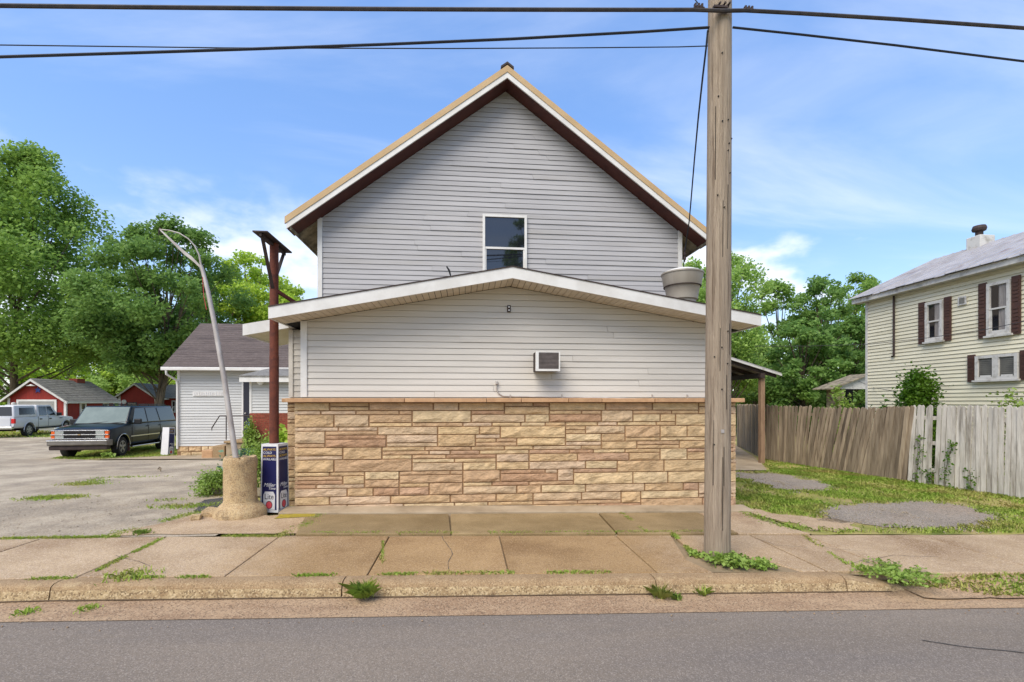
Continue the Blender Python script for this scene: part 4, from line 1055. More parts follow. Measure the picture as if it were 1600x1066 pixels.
MB().tube([h0, h1, h2, h3], .022, 8).build('rail', M['steel_dark'], rail); MB().tube([h4 - Vector((0, 0, .03)), h5], .02, 8).build('post', M['steel_dark'], rail)

# ================================================================== CREAM HOUSE on the right
HX, HY1, HY0 = 13.4, 14.9, 2.5
house = empty('cream_house', (HX + 3, 9, -.2), 'cream clapboard house with brown shutters behind the fence', 'house')
HE = 5.2                                     # eave height
hw = MB().prism([(HX + .012, -.4), (HX + 6.0, -.4), (HX + 6.0, HE - .02), (HX + 3.0, HE + 1.5), (HX + .012, HE - .02)], lambda a, b, d: (a, d, b), HY0, HY1 + .0).build('house_wall', M['siding_cream'], house)
boards(hw, 'siding_board', M['siding_cream'], (HX, 0, 0), (0, -1, 0), (-1, 0, 0), .6, HE - .05, .107, lambda z: -HY1 + .06, lambda z: -5.0, proud=.02, gap=.014)
box('corner_board', M['white_old'], house, HX - .025, HX + .06, HY1 - .06, HY1 + .03, .4, HE - .03)
# roof of long metal panels, ragged eave
HR = (16.33, 6.85)
er = MB().hexa([(HX - .26, HY0, HE - .02), (HX + .02, HY0, HE - .02), (HX + .02, HY1 + .33, HE - .02), (HX - .26, HY1 + .33, HE - .02),
                (HX - .26, HY0, HE + .13), (HX + .02, HY0, HE + .13), (HX + .02, HY1 + .33, HE + .13), (HX - .26, HY1 + .33, HE + .13)]).build('eave_box', M['white_old'], house)
hs = (HR[1] - HE - .14) / (HR[0] - HX + .3)
deck = MB().hexa([(HX - .24, HY0, HE + .10), (HR[0], HY0, HR[1] - .06), (HR[0], HY1 + .3, HR[1] - .06), (HX - .24, HY1 + .3, HE + .10),
                  (HX - .24, HY0, HE + .13), (HR[0], HY0, HR[1] - .03), (HR[0], HY1 + .3, HR[1] - .03), (HX - .24, HY1 + .3, HE + .13)]).build('roof', M['old_wood'], house)
yy = HY1 + .36; random.seed(8)
while yy > 6.0:
    w = .3; j = random.uniform(-.03, .03); lift = random.uniform(0, .02)
    mb = MB()
    xa, za = HX - .33 + j, HE + .115 + lift - j * .2
    mb.hexa([(xa, yy - w + .004, za), (HR[0], yy - w + .004, HR[1] - .02), (HR[0], yy, HR[1] - .02), (xa, yy, za),
             (xa, yy - w + .004, za + .014), (HR[0], yy - w + .004, HR[1] - .004), (HR[0], yy, HR[1] - .004), (xa, yy, za + .014)])
    mb.hexa([(xa, yy - .03, za + .012), (HR[0], yy - .03, HR[1] - .006), (HR[0], yy, HR[1] - .006), (xa, yy, za + .012),
             (xa, yy - .024, za + .036), (HR[0], yy - .024, HR[1] + .018), (HR[0], yy - .006, HR[1] + .018), (xa, yy - .006, za + .036)])
    mb.build('roof_panel', M['metal_roof'], deck)
    yy -= w
MB().hexa([(HR[0], HY0, HR[1] - .04), (19.6, HY0, HE), (19.6, HY1 + .3, HE), (HR[0], HY1 + .3, HR[1] - .04), (HR[0], HY0, HR[1]), (19.6, HY0, HE + .05), (19.6, HY1 + .3, HE + .05), (HR[0], HY1 + .3, HR[1])]).build('roof_back', M['metal_roof'], house)
c0 = on_x(1509, 395, 16.2); c1 = on_x(1543, 395, 16.2)
cyc = (c0.y + c1.y) / 2; cw_ = .42
ch = MB().box(16.08, 16.6, cyc - .22, cyc + .22, 6.3, on_x(1525, 370, 16.2).z).build('chimney', M['white_old'], house, bevel=.02)
MB().box(16.06, 16.62, cyc - .24, cyc + .24, 6.66, 6.72).build('flashing', M['old_wood'], ch)
cz_ = on_x(1525, 370, 16.2).z
MB().lathe([(.1, cz_ - .02), (.1, cz_ + .16), (.17, cz_ + .18), (.19, cz_ + .25), (.16, cz_ + .34), (.0, cz_ + .36)], (16.3, cyc, 0), 12).build('flue_cap', M['steel_dark'], ch)
def hwin(pxa, pxb, pt, pb, shut, n=1, blind=False, at=HX - .02):
    """window on the house flank from its corner pixels: frame, sashes, panes, blind and shutters"""
    ya, yb = on_x(pxa, 500, HX).y, on_x(pxb, 500, HX).y      # ya far, yb near
    mid = (pxa + pxb) / 2; z1, z0 = on_x(mid, pt, HX).z, on_x(mid, pb, HX).z
    wtot = (ya - yb) / n
    for i in range(n):
        o = Vector((HX - .018, ya - wtot * i, z0))
        window(house, o, (0, -1, 0), (-1, 0, 0), wtot, z1 - z0, fr=.075, mid=.5 if not blind else .04, glass=M['curtain'] if not blind else M['blind'], frame=M['white_old'], depth=.06)
        if not blind:
            MB().box(HX - .046, HX - .036, ya - wtot * i - .1 - .16, ya - wtot * i - .1, z0 + .1, z1 - .1).build('pane', M['glass'], house)
        else:
            for q in range(9):
                zq = z0 + .1 + (z1 - z0 - .2) * q / 9
                MB().box(HX - .05, HX - .04, ya - wtot * (i + 1) + .1, ya - wtot * i - .1, zq, zq + .025).build('blind_slat', M['blind'], house)
    box('window_sill', M['white_old'], house, HX - .11, HX - .015, yb - .05, ya + .05, z0 - .05, z0 - .002)
    for y0_, y1_ in shut:
        f = lambda px: on_x(px, 500, HX).y
        a, b = f(y0_), f(y1_)
        s_ = box('shutter', M['shutter'], house, HX - .05, HX - .02, b, a, z0 - .04, z1 + .05)
        nn = 14
        for q in range(nn):
            zq = z0 + .02 + (z1 - z0 - .04) * q / nn
            if abs(q - nn / 2) < .6: continue
            box('louvre', M['shutter'], s_, HX - .062, HX - .05, b + .035, a - .035, zq, zq + (z1 - z0) / nn * .6)
hwin(1448.5, 1476, 471, 533, ((1437, 1447), (1477, 1488)))
hwin(1545, 1582, 440, 523, ((1531, 1543.5), (1583, 1597)))
hwin(1527, 1594, 554, 593, ((1514, 1525.5), (1596, 1608)), n=2, blind=True)
v0 = on_x(1499, 478, HX); v1 = on_x(1512, 462, HX)
vf = box('vent', M['white_old'], house, HX - .05, HX - .016, v1.y, v0.y, v0.z, v1.z)
box('vent_grille', M['blind'], vf, HX - .056, HX - .051, v1.y + .04, v0.y - .04, v0.z + .04, v1.z - .04)
dp = on_x(1397, 470, HX - .05); dq = on_x(1396, 556, HX - .05)
MB().tube([(HX - .06, dp.y, dp.z + .15), (HX - .06, dp.y, dq.z), (HX - .03, dp.y + .1, dq.z - .02)], .03, 8).build('downspout', M['steel_dark'], house)

# small sheds seen past the houses
sh = empty('open_shed', (14.6, 22, -.2), 'white gabled open shed between the cream house and the trees', 'shed')
s_a = on_y(1298, 607, 21.5); s_b = on_y(1356, 584, 21.5)
MB().hexa([(s_a.x - .1, 21.3, s_a.z - .05), (s_b.x, 21.3, s_b.z - .05), (s_b.x, 22.6, s_b.z - .05), (s_a.x - .1, 22.6, s_a.z - .05), (s_a.x - .1, 21.3, s_a.z), (s_b.x, 21.3, s_b.z), (s_b.x, 22.6, s_b.z), (s_a.x - .1, 22.6, s_a.z)]).build('roof', M['old_wood'], sh)
zt_ = on_y(1330, 608, 21.5).z
MB().prism([(s_a.x + .5, zt_), (s_b.x, zt_), (s_b.x, s_b.z - .06), (s_a.x + .5, s_a.z + .18)], lambda a, b, d: (a, d, b), 21.5, 21.55).build('gable_board', M['white_old'], sh)
box('back_wall', M['dark'], sh, s_a.x + .6, s_b.x, 22.4, 22.5, -.2, zt_ + .3); box('side_wall', M['old_wood'], sh, s_a.x + .5, s_a.x + .58, 21.6, 22.4, -.2, zt_)
box('post', M['old_wood'], sh, s_a.x + .62, s_a.x + .74, 21.55, 21.67, -.2, zt_)
g0 = on_y(1145, 628, 34); g1 = on_y(1190, 614, 34)
gs = empty('far_garage', (g0.x + 1, 35, -.2), 'grey hipped garage roof glimpsed under the carport', 'shed')
MB().box(g0.x - .8, g0.x + 2.2, 34.3, 37, -.3, g0.z).build('wall', M['siding_white'], gs)
MB().add([(g0.x - 1.1, 34, g0.z - .05), (g0.x + 2.5, 34, g0.z - .05), (g0.x + 2.5, 37.3, g0.z - .05), (g0.x - 1.1, 37.3, g0.z - .05), (g0.x + .4, 35.6, g0.z + .72), (g0.x + 1.0, 35.6, g0.z + .72)],
         [(0, 1, 5, 4), (1, 2, 5), (2, 3, 4, 5), (3, 0, 4), (3, 2, 1, 0)]).build('roof', M['shingle_grey'], gs)

# ================================================================== RED SHEDS on the left
def red_shed(name, label, x0, x1, xr, y0, y1, zr, zr_eave, zb, door=None, wins=(), extra=None):
    s = empty(name, ((x0 + x1) / 2, y0, zb), label, 'shed')
    sl0 = (zr - zr_eave) / (xr - x0 + .45); sl1 = (zr - zr_eave) / (x1 + .35 - xr)
    zl = lambda x: zr - (xr - x) * sl0 if x < xr else zr - (x - xr) * sl1
    MB().prism([(x0, zb), (x1, zb), (x1, zl(x1) - .08), (xr, zr - .08), (x0, zl(x0) - .08)], lambda a, b, d: (a, d, b), y0, y1).build('wall', M['red_barn'], s)
    for a, b, nm in ((x0 - .45, xr, 'roof'), (xr, x1 + .35, 'roof')):
        rb = MB().hexa([(a, y0 - .3, zl(a) - .07), (b, y0 - .3, zl(b) - .07), (b, y1 + .3, zl(b) - .07), (a, y1 + .3, zl(a) - .07), (a, y0 - .3, zl(a)), (b, y0 - .3, zl(b)), (b, y1 + .3, zl(b)), (a, y1 + .3, zl(a))]).build(nm, M['shingle_grey'], s)
        n = 12
        for k in range(n if a == xr else 0):
            u0, u1 = k / n, min(1, (k + 1.1) / n); xa, xb = b + (a - b) * u0, b + (a - b) * u1
            MB().hexa([(xa, y0 - .31, zl(xa)), (xb, y0 - .31, zl(xb)), (xb, y1 + .31, zl(xb)), (xa, y1 + .31, zl(xa)), (xa, y0 - .31, zl(xa) + .03), (xb, y0 - .31, zl(xb) + .004), (xb, y1 + .31, zl(xb) + .004), (xa, y1 + .31, zl(xa) + .03)]).build('shingle_course', M['shingle_grey'], rb)
        MB().hexa([(a, y0 - .34, zl(a) - .2), (b, y0 - .34, zl(b) - .2), (b, y0 - .305, zl(b) - .2), (a, y0 - .305, zl(a) - .2), (a, y0 - .34, zl(a) - .04), (b, y0 - .34, zl(b) - .04), (b, y0 - .305, zl(b) - .04), (a, y0 - .305, zl(a) - .04)]).build('barge_board', M['white_old'], s)
    for xc in (x0, x1): box('corner_board', M['white'], s, xc - .08, xc + .08, y0 - .03, y0 + .08, zb, zl(xc) - .1)
    box('eave_board', M['white'], s, x1 + .34, x1 + .37, y0 - .3, y1 + .3, zl(x1 + .35) - .16, zl(x1 + .35) - .01)
    box('corner_board', M['white'], s, x1 - .04, x1 + .03, y1 - .1, y1 + .02, zb, zl(x1) - .1)
    if door:
        a, b, zt = door
        dd = box('garage_door', M['grey_door'], s, a, b, y0 - .03, y0 - .002, zb, zt)
        for k in range(1, 4): box('panel_joint', M['dark'], dd, a, b, y0 - .034, y0 - .03, zb + (zt - zb) * k / 4, zb + (zt - zb) * k / 4 + .02)
        box('door_casing', M['white'], s, a - .14, a, y0 - .06, y0 - .002, zb, zt + .14); box('door_casing', M['white'], s, b, b + .14, y0 - .06, y0 - .002, zb, zt + .14); box('door_casing', M['white'], s, a, b, y0 - .058, y0 - .002, zt, zt + .14)
    for (ya, yb, za, zb_) in wins:
        window(s, (x1 + .004, ya, za), (0, 1, 0), (1, 0, 0), yb - ya, zb_ - za, fr=.13, mid=.5, glass=M['glass'], frame=M['white'], depth=.06)
    return s
GY = 38.0
gx0, gx1, gxr = on_y(14, 640, GY).x, on_y(102, 640, GY).x, on_y(53.5, 600, GY).x
gy1 = on_x(178, 640, gx1).y
wa = lambda px: on_x(px, 640, gx1).y
zz_ = lambda px, py: on_x(px, py, gx1).z
garage = red_shed('red_garage', 'red garage with a wide pale door and a blue star behind the silver pickup', gx0, gx1, gxr, GY, gy1, on_y(53, 591.5, GY).z, on_y(102, 627, GY).z, -.35,
         door=(on_y(30, 640, GY).x, on_y(86, 640, GY).x, on_y(60, 627.5, GY).z),
         wins=((wa(124), wa(134), zz_(129, 652), zz_(129, 628.5)), (wa(160.5), wa(169), zz_(165, 640), zz_(165, 629))))
ca = on_x(125, 596, gxr)
MB().box(gxr - .3, gxr + .3, gy1 - 1.4, gy1 - .6, on_y(125, 600, gy1 - 1).z - .3, on_y(125, 592, gy1 - 1).z).build('chimney', M['brick'], garage)
p = on_y(59, 609.5, GY - .05)
star = MB().prism([((.24 if k % 2 == 0 else .1) * math.sin(k * PI / 5), (.24 if k % 2 == 0 else .1) * math.cos(k * PI / 5)) for k in range(10)], lambda a, b, d: (p.x + a, d, p.z + b), GY - .06, GY - .01).build('barn_star', M['star_blue'])
tag(star, 'blue metal star on the red garage gable', 'star')
p = on_y(52, 603, GY - .1)
fl = MB().lathe([(.06, .1), (.1, .05), (.26, .0), (.24, -.03), (.0, -.03)], (p.x, GY - .28, p.z), 14).build('gable_lamp', M['white']); tag(fl, 'white shaded lamp at the peak of the red garage', 'lamp')
p = on_y(22, 632, GY - .1)
fl = MB().lathe([(.0, .16), (.12, .12), (.14, .0), (.1, -.1), (.0, -.14)], (p.x, GY - .14, p.z), 12).build('wall_lamp', M['white'], smooth=True); tag(fl, 'white globe lamp left of the red garage door', 'lamp')
BY = 49.0
bx0, bx1, bxr = on_y(187, 640, BY).x, on_y(243, 640, BY).x, on_y(213, 600, BY).x
barn = red_shed('red_barn', 'smaller red barn behind the tree trunks with a round white plaque', bx0, bx1, bxr, BY, BY + 4, on_y(213, 598.5, BY).z, on_y(179, 622, BY).z, -.4)
p = on_y(193.5, 628, BY - .05)
pl = MB().lathe([(.0, -.04), (.2, -.04), (.21, -.01), (.21, .0)], (p.x, BY - .01, p.z), 16, ax='y').build('plaque', M['white']); tag(pl, 'round white plaque on the smaller red barn', 'plaque')
dwp = on_y(206, 632, BY)
window(barn, (dwp.x - .45, BY - .003, dwp.z - .7), (1, 0, 0), (0, -1, 0), .9, .9, fr=.08, mid=.5, frame=M['print_black'])
# its side wing, under the trees
wgx0, wgx1 = on_y(241, 640, 50.5).x, on_y(300, 640, 50.5).x
z_e = on_y(260, 622, 50.5).z; z_r = on_y(260, 601, 52.5).z
MB().box(wgx0, wgx1, 50.5, 54, -.5, z_e).build('side_wing', M['red_barn'], barn)
MB().hexa([(wgx0, 50.1, z_e - .05), (wgx1, 50.1, z_e - .05), (wgx1, 52.5, z_r - .05), (wgx0, 52.5, z_r - .05), (wgx0, 50.1, z_e), (wgx1, 50.1, z_e), (wgx1, 52.5, z_r), (wgx0, 52.5, z_r)]).build('side_wing_roof', M['shingle_grey'], barn)
for pa, pb, pt, pbm in ((251, 258, 626, 639), (268.5, 275, 626, 645)):
    a = on_y(pa, pbm, 50.5); b = on_y(pb, pt, 50.5)
    window(barn, (a.x, 50.498, a.z), (1, 0, 0), (0, -1, 0), b.x - a.x, b.z - a.z, fr=.09, mid=.5)

# ================================================================== FENCES
def fence(name, label, path, m, lean_f, hgt, bw, skip=(), ears=.028, seed=1, rail_side=1, topz=None):
    random.seed(seed)
    root = empty(name, (path[0][0], path[0][1], zg(*path[0])), label, 'fence')
    meshes = []
    for k in range(6):                         # a few board variants: dog-eared or worn round, split foot
        w = bw * random.uniform(.82, .955) / 2; e = ears * random.uniform(.7, 1.3); j = random.uniform(-.012, .012)
        me = MB().prism([(-w, random.uniform(0, .04)), (w, random.uniform(0, .04)), (w + j * .3, hgt * .6), (w, hgt - e * 1.5), (w - e, hgt + j), (-w + e, hgt + random.uniform(-.01, .01)), (-w, hgt - e * 1.5)],
                        lambda a, b, d: (a, d, b), -.011, .011).mesh('board'); me.materials.append(m); meshes.append(me)
    segs = [(Vector(a), Vector(b)) for a, b in zip(path[:-1], path[1:])]; tot = sum((b - a).length for a, b in segs); s = 0; done = 0; i = 0
    for a, b in segs:
        d = (b - a); L_ = d.length; d.normalize(); ang = math.atan2(d.y, d.x); nn = Vector((-d.y, d.x)) * rail_side
        while s - done < L_:
            p = a + d * (s - done); f = s / tot
            if i in skip:
                s += bw * .55; i += 1; continue
            if True:
                o = bpy.data.objects.new('board', random.choice(meshes)); C.objects.link(o)
                le = lean_f(f)
                o.location = (p.x + nn.x * random.uniform(-.006, .006), p.y + nn.y * random.uniform(-.006, .006), zg(p.x, p.y) + random.uniform(-.05, .0))
                o.rotation_euler = (random.uniform(-.012, .012), le + random.uniform(-.012, .012), ang)
                adopt(o, root)
            s += bw; i += 1
        done += L_
        for hz in (.35, 1.0, 1.6):
            q0 = a + nn * .04; q1 = b + nn * .04
            MB().bar((q0.x, q0.y, zg(a.x, a.y) + hz), (q1.x, q1.y, zg(b.x, b.y) + hz), .04, .09).build('rail', m, root)
        n = max(1, int(L_ / 2.3))
        for k in range(n + 1):
            q = a.lerp(b, k / n) + nn * .11
            MB().box(q.x - .045, q.x + .045, q.y - .045, q.y + .045, zg(q.x, q.y) - .1, zg(q.x, q.y) + hgt - .12).build('post', m, root)
    return root
brown_path = [(12.2, 20.6), (10.28, 15.65), (10.6, 13.2), (10.97, 11.02)]
def brown_lean(f):
    return .0 if f < .55 else (.24 * smooth(.55, .78, f) - .13 * smooth(.86, 1.0, f))
fence('board_fence', 'brown weathered board fence leaning sideways at the back of the side yard', brown_path, M['fence'], brown_lean, 1.9, .108, seed=4)
fence('picket_fence', 'peeling white dog eared fence in front of the cream house', [(10.99, 10.93), (11.23, 9.93), (11.38, 8.9), (11.5, 8.0), (11.6, 7.2)], M['fence_white'],
      lambda f: .05 * (1 - f) ** 2 + .0, 1.93, .102, skip=(5,), ears=.03, seed=9)
k = on_g(1266, 728); mm = MB().bar((k.x, k.y, k.z - .05), on_y(1262, 674, k.y - .02), .035, .05).build('stake', M['old_wood']); tag(mm, 'thin dark stake standing against the brown fence', 'stake')

# ================================================================== UTILITY POLE AND WIRES
pb = on_g(1120.5, 872); PD = 5.80
def pole_x(z): return pb.x + .0052 * (z - pb.z)
up = empty('utility_pole', pb, 'weathered wooden utility pole standing in the pavement', 'utility pole')
prof_ = []
mb = MB(); V, F = [], []; n = 28; rows = 40
for i in range(rows + 1):
    z = pb.z - .1 + (9.6 - pb.z) * i / rows; r0 = .151 - .0026 * (z - pb.z)
    for q in range(n):
        w = 2 * PI * q / n
        rr = r0 * (1 + .018 * noise.noise(Vector((math.cos(w) * 4, math.sin(w) * 4, z * .35))) - .03 * max(0, noise.noise(Vector((math.cos(w) * 9, math.sin(w) * 9, z * .22 + 4))) - .25))
        V.append((pole_x(z) + rr * math.cos(w), pb.y + rr * math.sin(w), z))
for i in range(rows):
    for q in range(n): F.append((i * n + q, i * n + (q + 1) % n, (i + 1) * n + (q + 1) % n, (i + 1) * n + q))
F.append(tuple(rows * n + q for q in range(n)))
mb.add(V, F).build('shaft', M['wood_pole'], up, smooth=True)
for q in range(16):                            # bolt holes, nails and splits
    z = random.choice((.6, 1.3, 2.1, 2.6, 3.4, 4.4, 4.9, 5.5, 6.1)) + random.uniform(-.3, .3); a = random.uniform(-2.5, -.7)
    r = .151 - .0026 * z
    MB().lathe([(.007, -.012), (.009, .0), (.005, .004)], (pole_x(z) + r * math.cos(a), pb.y + r * math.sin(a) - .002, z), 7, ax='y').build('nail', M['dark'], up)
for q in range(9):
    z = random.uniform(.3, 5.5); a = random.uniform(-2.4, -.8); r = .1513 - .0026 * z; L_ = random.uniform(.35, 1.1)
    c = Vector((pole_x(z) + r * math.cos(a), pb.y + r * math.sin(a), z))
    MB().bar(c, c + Vector((.0052 * L_ + random.uniform(-.006, .006), 0.0008 * L_, L_)), .005, .006, up=(0, 1, 0)).build('split', M['dark'], up)
tagp = on_y(1130, 674, pb.y - .16)
box('pole_tag', M['galv'], up, tagp.x - .018, tagp.x + .018, pb.y - .152, pb.y - .14, tagp.z - .02, tagp.z + .02)
# bundled cable clamp through the pole
zc = at_d(1125, 16, PD - .2).z
for px in (1123, 1131, 1138):
    q = on_y(px, 8, pb.y - .15); MB().lathe([(.012, -.05), (.012, .02), (.02, .0)], (q.x, pb.y - .14, q.z), 8, ax='y').build('bolt', M['steel_dark'], up)
q = on_y(1130, 12, pb.y - .16); box('strap', M['steel_dark'], up, q.x - .12, q.x + .05, pb.y - .18, pb.y - .14, q.z - .012, q.z + .012)

def wire(name, label, pts, r, m, cat='cable'):
    o = MB().tube(pts, r, 6).build(name, m, None, smooth=True); tag(o, label, cat); return o
def cat_pts(a, b, sag, n=16):
    a, b = Vector(a), Vector(b); return [a.lerp(b, t / n) - Vector((0, 0, 4 * sag * (t / n) * (1 - t / n))) for t in range(n + 1)]
PYF = pb.y - .17
mid_ = on_y(1128, 17, PYF)
lft = on_y(0, 9, PYF + .1); rgt = on_y(1600, 44, PYF - .0)
e1 = on_y(-900, 8, PYF + .1); e2 = on_y(1700, 49, PYF)
pts = [e1 + (lft - e1) * t for t in (0, .33, .66)] + cat_pts(lft, on_y(1085, 15.5, PYF), .012, 12) + [mid_] + [on_y(1165, 16.5, PYF)] + [on_y(px, py, PYF) for px, py in ((1250, 21), (1400, 30), (1600, 44), (2000, 78), (2600, 140))]
wire('power_cable', 'thick dark bundled cable crossing in front of the utility pole top', pts, .021, M['cable_grey'])
for px, py, s in ((1094, 10, 1), (1172, 14, 1)):
    q = on_y(px, py, PYF); c_ = MB()
    for d in (-.06, -.02, .02): c_.box(q.x + d - .012, q.x + d + .012, PYF - .02, PYF + .02, q.z - .02, q.z + .025)
    c_.box(q.x - .08, q.x + .05, PYF - .016, PYF + .016, q.z - .03, q.z - .012)
    o = c_.build('cable_clamp', M['steel_dark'], None, bevel=.004); tag(o, 'dark bolted clamp on the thick cable %s of the pole' % ('left' if px < 1120 else 'right'), 'clamp')
wire('guy_wire', 'short thin wire slanting up to the left cable clamp', [on_y(1094, 10, PYF), on_y(1085, -2, PYF + .02), on_y(1040, -60, PYF + .1)], .006, M['cable'])
A2 = on_y(1108, 43, pb.y); wire('telephone_cable', 'middle cable rising from the left edge to the pole', [on_y(-900, 150, pb.y + .2)] + [on_y(px, py, pb.y + .05) for px, py in ((0, 89), (200, 83), (400, 76.5), (600, 69.5), (800, 61), (1000, 50))] + [A2], .015, M['cable'])
wire('telephone_cable', 'middle cable falling from the pole to the right edge', [on_y(px, py, pb.y) for px, py in ((1145, 43), (1250, 54), (1400, 71), (1600, 96), (2000, 150), (2700, 250))], .013, M['cable'])
wire('service_wire', 'thin wire running level from the pole to the left', [on_y(-900, 70, pb.y + .3)] + [on_y(px, py, pb.y + .1) for px, py in ((0, 70.5), (350, 75), (700, 76), (900, 75), (1060, 73.5), (1107, 72))], .006, M['cable'])
drop = [on_y(1106, 48, pb.y), on_y(1103, 78, pb.y + .5)] + [at_d(px, py, d) for px, py, d in ((1098, 120, 6.5), (1091, 185, 7.3), (1085, 250, 8.2), (1080, 310, 9.0), (1077, 345, 9.5))]
dend = on_y(1070, 395, 9.93); drop += [on_y(1073, 372, 9.8), dend, on_y(1067, 425, 9.95)]
wire('service_drop', 'slack service cable hanging from the pole to the right gable corner', drop, .012, M['cable'])
ip = empty('insulator_bracket', dend, 'dark insulator bracket at the right gable corner above the exhaust fan', 'bracket')
for dz in (-.12, -.02, .08): MB().lathe([(.012, -.04), (.03, -.03), (.03, .01), (.015, .03)], (dend.x, dend.y, dend.z + dz), 8).build('insulator', M['steel_dark'], ip)
MB().tube([(dend.x, dend.y + .0, dend.z - .2), (dend.x, dend.y, dend.z + .12)], .012, 6).build('rod', M['steel_dark'], ip)
wire('far_wire', 'thin grey wire crossing the trees toward the cream house', [at_d(1180, 541, 16), at_d(1260, 541, 15), at_d(1360, 538, 13.5), at_d(1450, 528, 12), at_d(1540, 515, 10.8), at_d(1640, 494, 9.8)], .008, M['cable_grey'])
wire('low_wire', 'slack low wire at the far corner of the cream house', [at_d(1340, 595, 18), at_d(1365, 606, 15.8), at_d(1402, 612, 13.6)], .008, M['cable_grey'])

# ================================================================== RUSTY SIGN POST, PRINTED WRAPS, CONCRETE BASE, LEANING POLE
rp = Vector((-3.14, 8.24, zg(-3.14, 8.24)))
post = empty('sign_post', rp, 'rusty steel sign post with an empty bracket plate at the eave', 'sign post')
ptop = at_d(428, 381, 7.9).z
MB().lathe([(.072, rp.z - .1), (.072, 2.6), (.068, 2.62), (.068, ptop)], (rp.x, rp.y, 0), 16).build('tube', M['rust'], post, smooth=True)
py0, py1 = rp.y - .55, rp.y + .5
box('bracket_plate', M['steel_dark'], post, rp.x - .11, rp.x + .11, py0, py1, ptop, ptop + .022)
MB().bar((rp.x, py0 + .06, ptop), (rp.x, rp.y - .06, ptop - .75), .05, .02, up=(0, 1, 0)).build('strut', M['steel_dark'], post)
MB().bar((rp.x, py1 - .06, ptop), (rp.x, rp.y + .06, ptop - .55), .05, .02, up=(0, 1, 0)).build('strut', M['steel_dark'], post)
box('plate_rib', M['steel_dark'], post, rp.x - .015, rp.x + .015, py0 + .02, py1 - .02, ptop - .05, ptop - .001)
MB().bar((rp.x + .05, rp.y, ptop - .78), (rp.x + .3, rp.y + .3, ptop - .95), .05, .05).build('stub_arm', M['rust'], post)

def wrap(name, label, loc, rotz, tilt=0, sheared=False, h=1.1, white_side=False):
    """four-sided printed cardboard pole cover"""
    r = empty(name, (0, 0, 0), label, 'pole cover'); b, t = .155, .142
    MB().hexa([(-b, -b, 0), (b, -b, 0), (b, b, 0), (-b, b, 0), (-t, -t, h), (t, -t, h), (t, t, h), (-t, t, h)]).build('sleeve', M['print_white'], r)
    for k, ang in enumerate((0, PI / 2)):
        Rz = Matrix.Rotation(ang, 4, 'Z'); sl = (b - t) / h
        if white_side and k == (0 if white_side == 1 else 1): continue
        def fc(x, z, d): return Rz @ Vector((x, -(b - sl * z) - d, z))
        def poly(nm, m, pts, d0, d1, par): return MB().prism(pts, lambda a, c, d: fc(a, c, d), d0, d1).build(nm, m, par)
        panel = poly('printed_panel', M['navy'], [(-.128, .04), (.128, .04), (.118, h - .04), (-.118, h - .04)], .0005, .002, r)
        def T(x, z, d=.0032):
            o = fc(x, z, d); return Matrix.Translation(o) @ Rz @ Matrix.Rotation(PI / 2, 4, 'X')
        for i, (s, m) in enumerate((('ALWAYS', 'print_gold'), ('COLD', 'print_white'), ('ALWAYS', 'print_gold'), ('AVAILABLE', 'print_white'))):
            text('slogan', s, .052, M[m], r, T(-.108, h - .09 - .052 * i), align='LEFT', sx=.92 if i == 3 else 1.05)
        text('script', 'Miller', .085, M['print_white'], r, T(0, .44), shear=.35, sx=1.0)
        text('script', 'Time', .06, M['print_white'], r, T(.045, .385), shear=.25, sx=1.0)
        poly('can_shape', M['print_white'], [(-.1, .045), (.1, .045), (.1, .28), (.07, .335), (-.07, .335), (-.1, .28)], .0022, .0036, r)
        text('brand', 'Lite', .125, M['print_black'], r, T(0, .25, .0042), sx=.85)
        n = 18
        poly('badge', M['print_black'], [(.058 * math.cos(2 * PI * q / n), .12 + .066 * math.sin(2 * PI * q / n)) for q in range(n)], .0038, .0046, r)
        poly('badge', M['print_red'], [(.048 * math.cos(2 * PI * q / n), .12 + .056 * math.sin(2 * PI * q / n)) for q in range(n)], .0047, .0055, r)
    r.location = loc; r.rotation_euler = (tilt, 0, rotz)
    return r
wrap('pole_cover', 'printed blue and white pole cover around the foot of the rusty post', (rp.x + .02, rp.y - .02, rp.z), R(-12))
k = on_g(266, 711)
wrap('pole_cover', 'spare printed pole cover leaning at the annex corner', (k.x - .12, k.y + .02, k.z), R(-12), tilt=R(-4), white_side=1)

cb = on_g(375, 812); cb.y += .28; cb.x -= .12
conc = empty('concrete_footing', cb, 'crumbling round concrete pole footing with a flared base', 'footing')
V, F = [], []; n = 28
prof_ = [(.375, -.05), (.375, .02), (.365, .08), (.34, .12), (.28, .185), (.245, .215), (.236, .25), (.234, .5), (.232, .75), (.238, .80), (.236, .88), (.22, .925), (.15, .915), (.0, .90)]
for j, (r0, z0) in enumerate(prof_):
    for q in range(n):
        w = 2 * PI * q / n; f = noise.noise(Vector((math.cos(w) * 2.2, math.sin(w) * 2.2, z0 * 3))); f2 = noise.noise(Vector((math.cos(w) * 6, math.sin(w) * 6, z0 * 9 + 3)))
        chip = -.035 * max(0, noise.noise(Vector((math.cos(w) * 3, math.sin(w) * 3, 9))) - .1) if z0 > .8 else 0
        rr = r0 * (1 + .035 * f + .02 * f2)
        V.append((cb.x + rr * math.cos(w), cb.y + rr * math.sin(w), cb.z + z0 + chip * 2 + (.01 * f2 if z0 > .8 else 0)))
for j in range(len(prof_) - 1):
    for q in range(n): F.append((j * n + q, j * n + (q + 1) % n, (j + 1) * n + (q + 1) % n, (j + 1) * n + q))
MB().add(V, F).build('shaft', M['concrete_old'], conc, smooth=True)
dC = cb.x * SN + cb.y * CS
lp = empty('leaning_pole', at_d(369, 722, dC), 'leaning bare metal lamp pole with a bent broken arm', 'lamp pole')
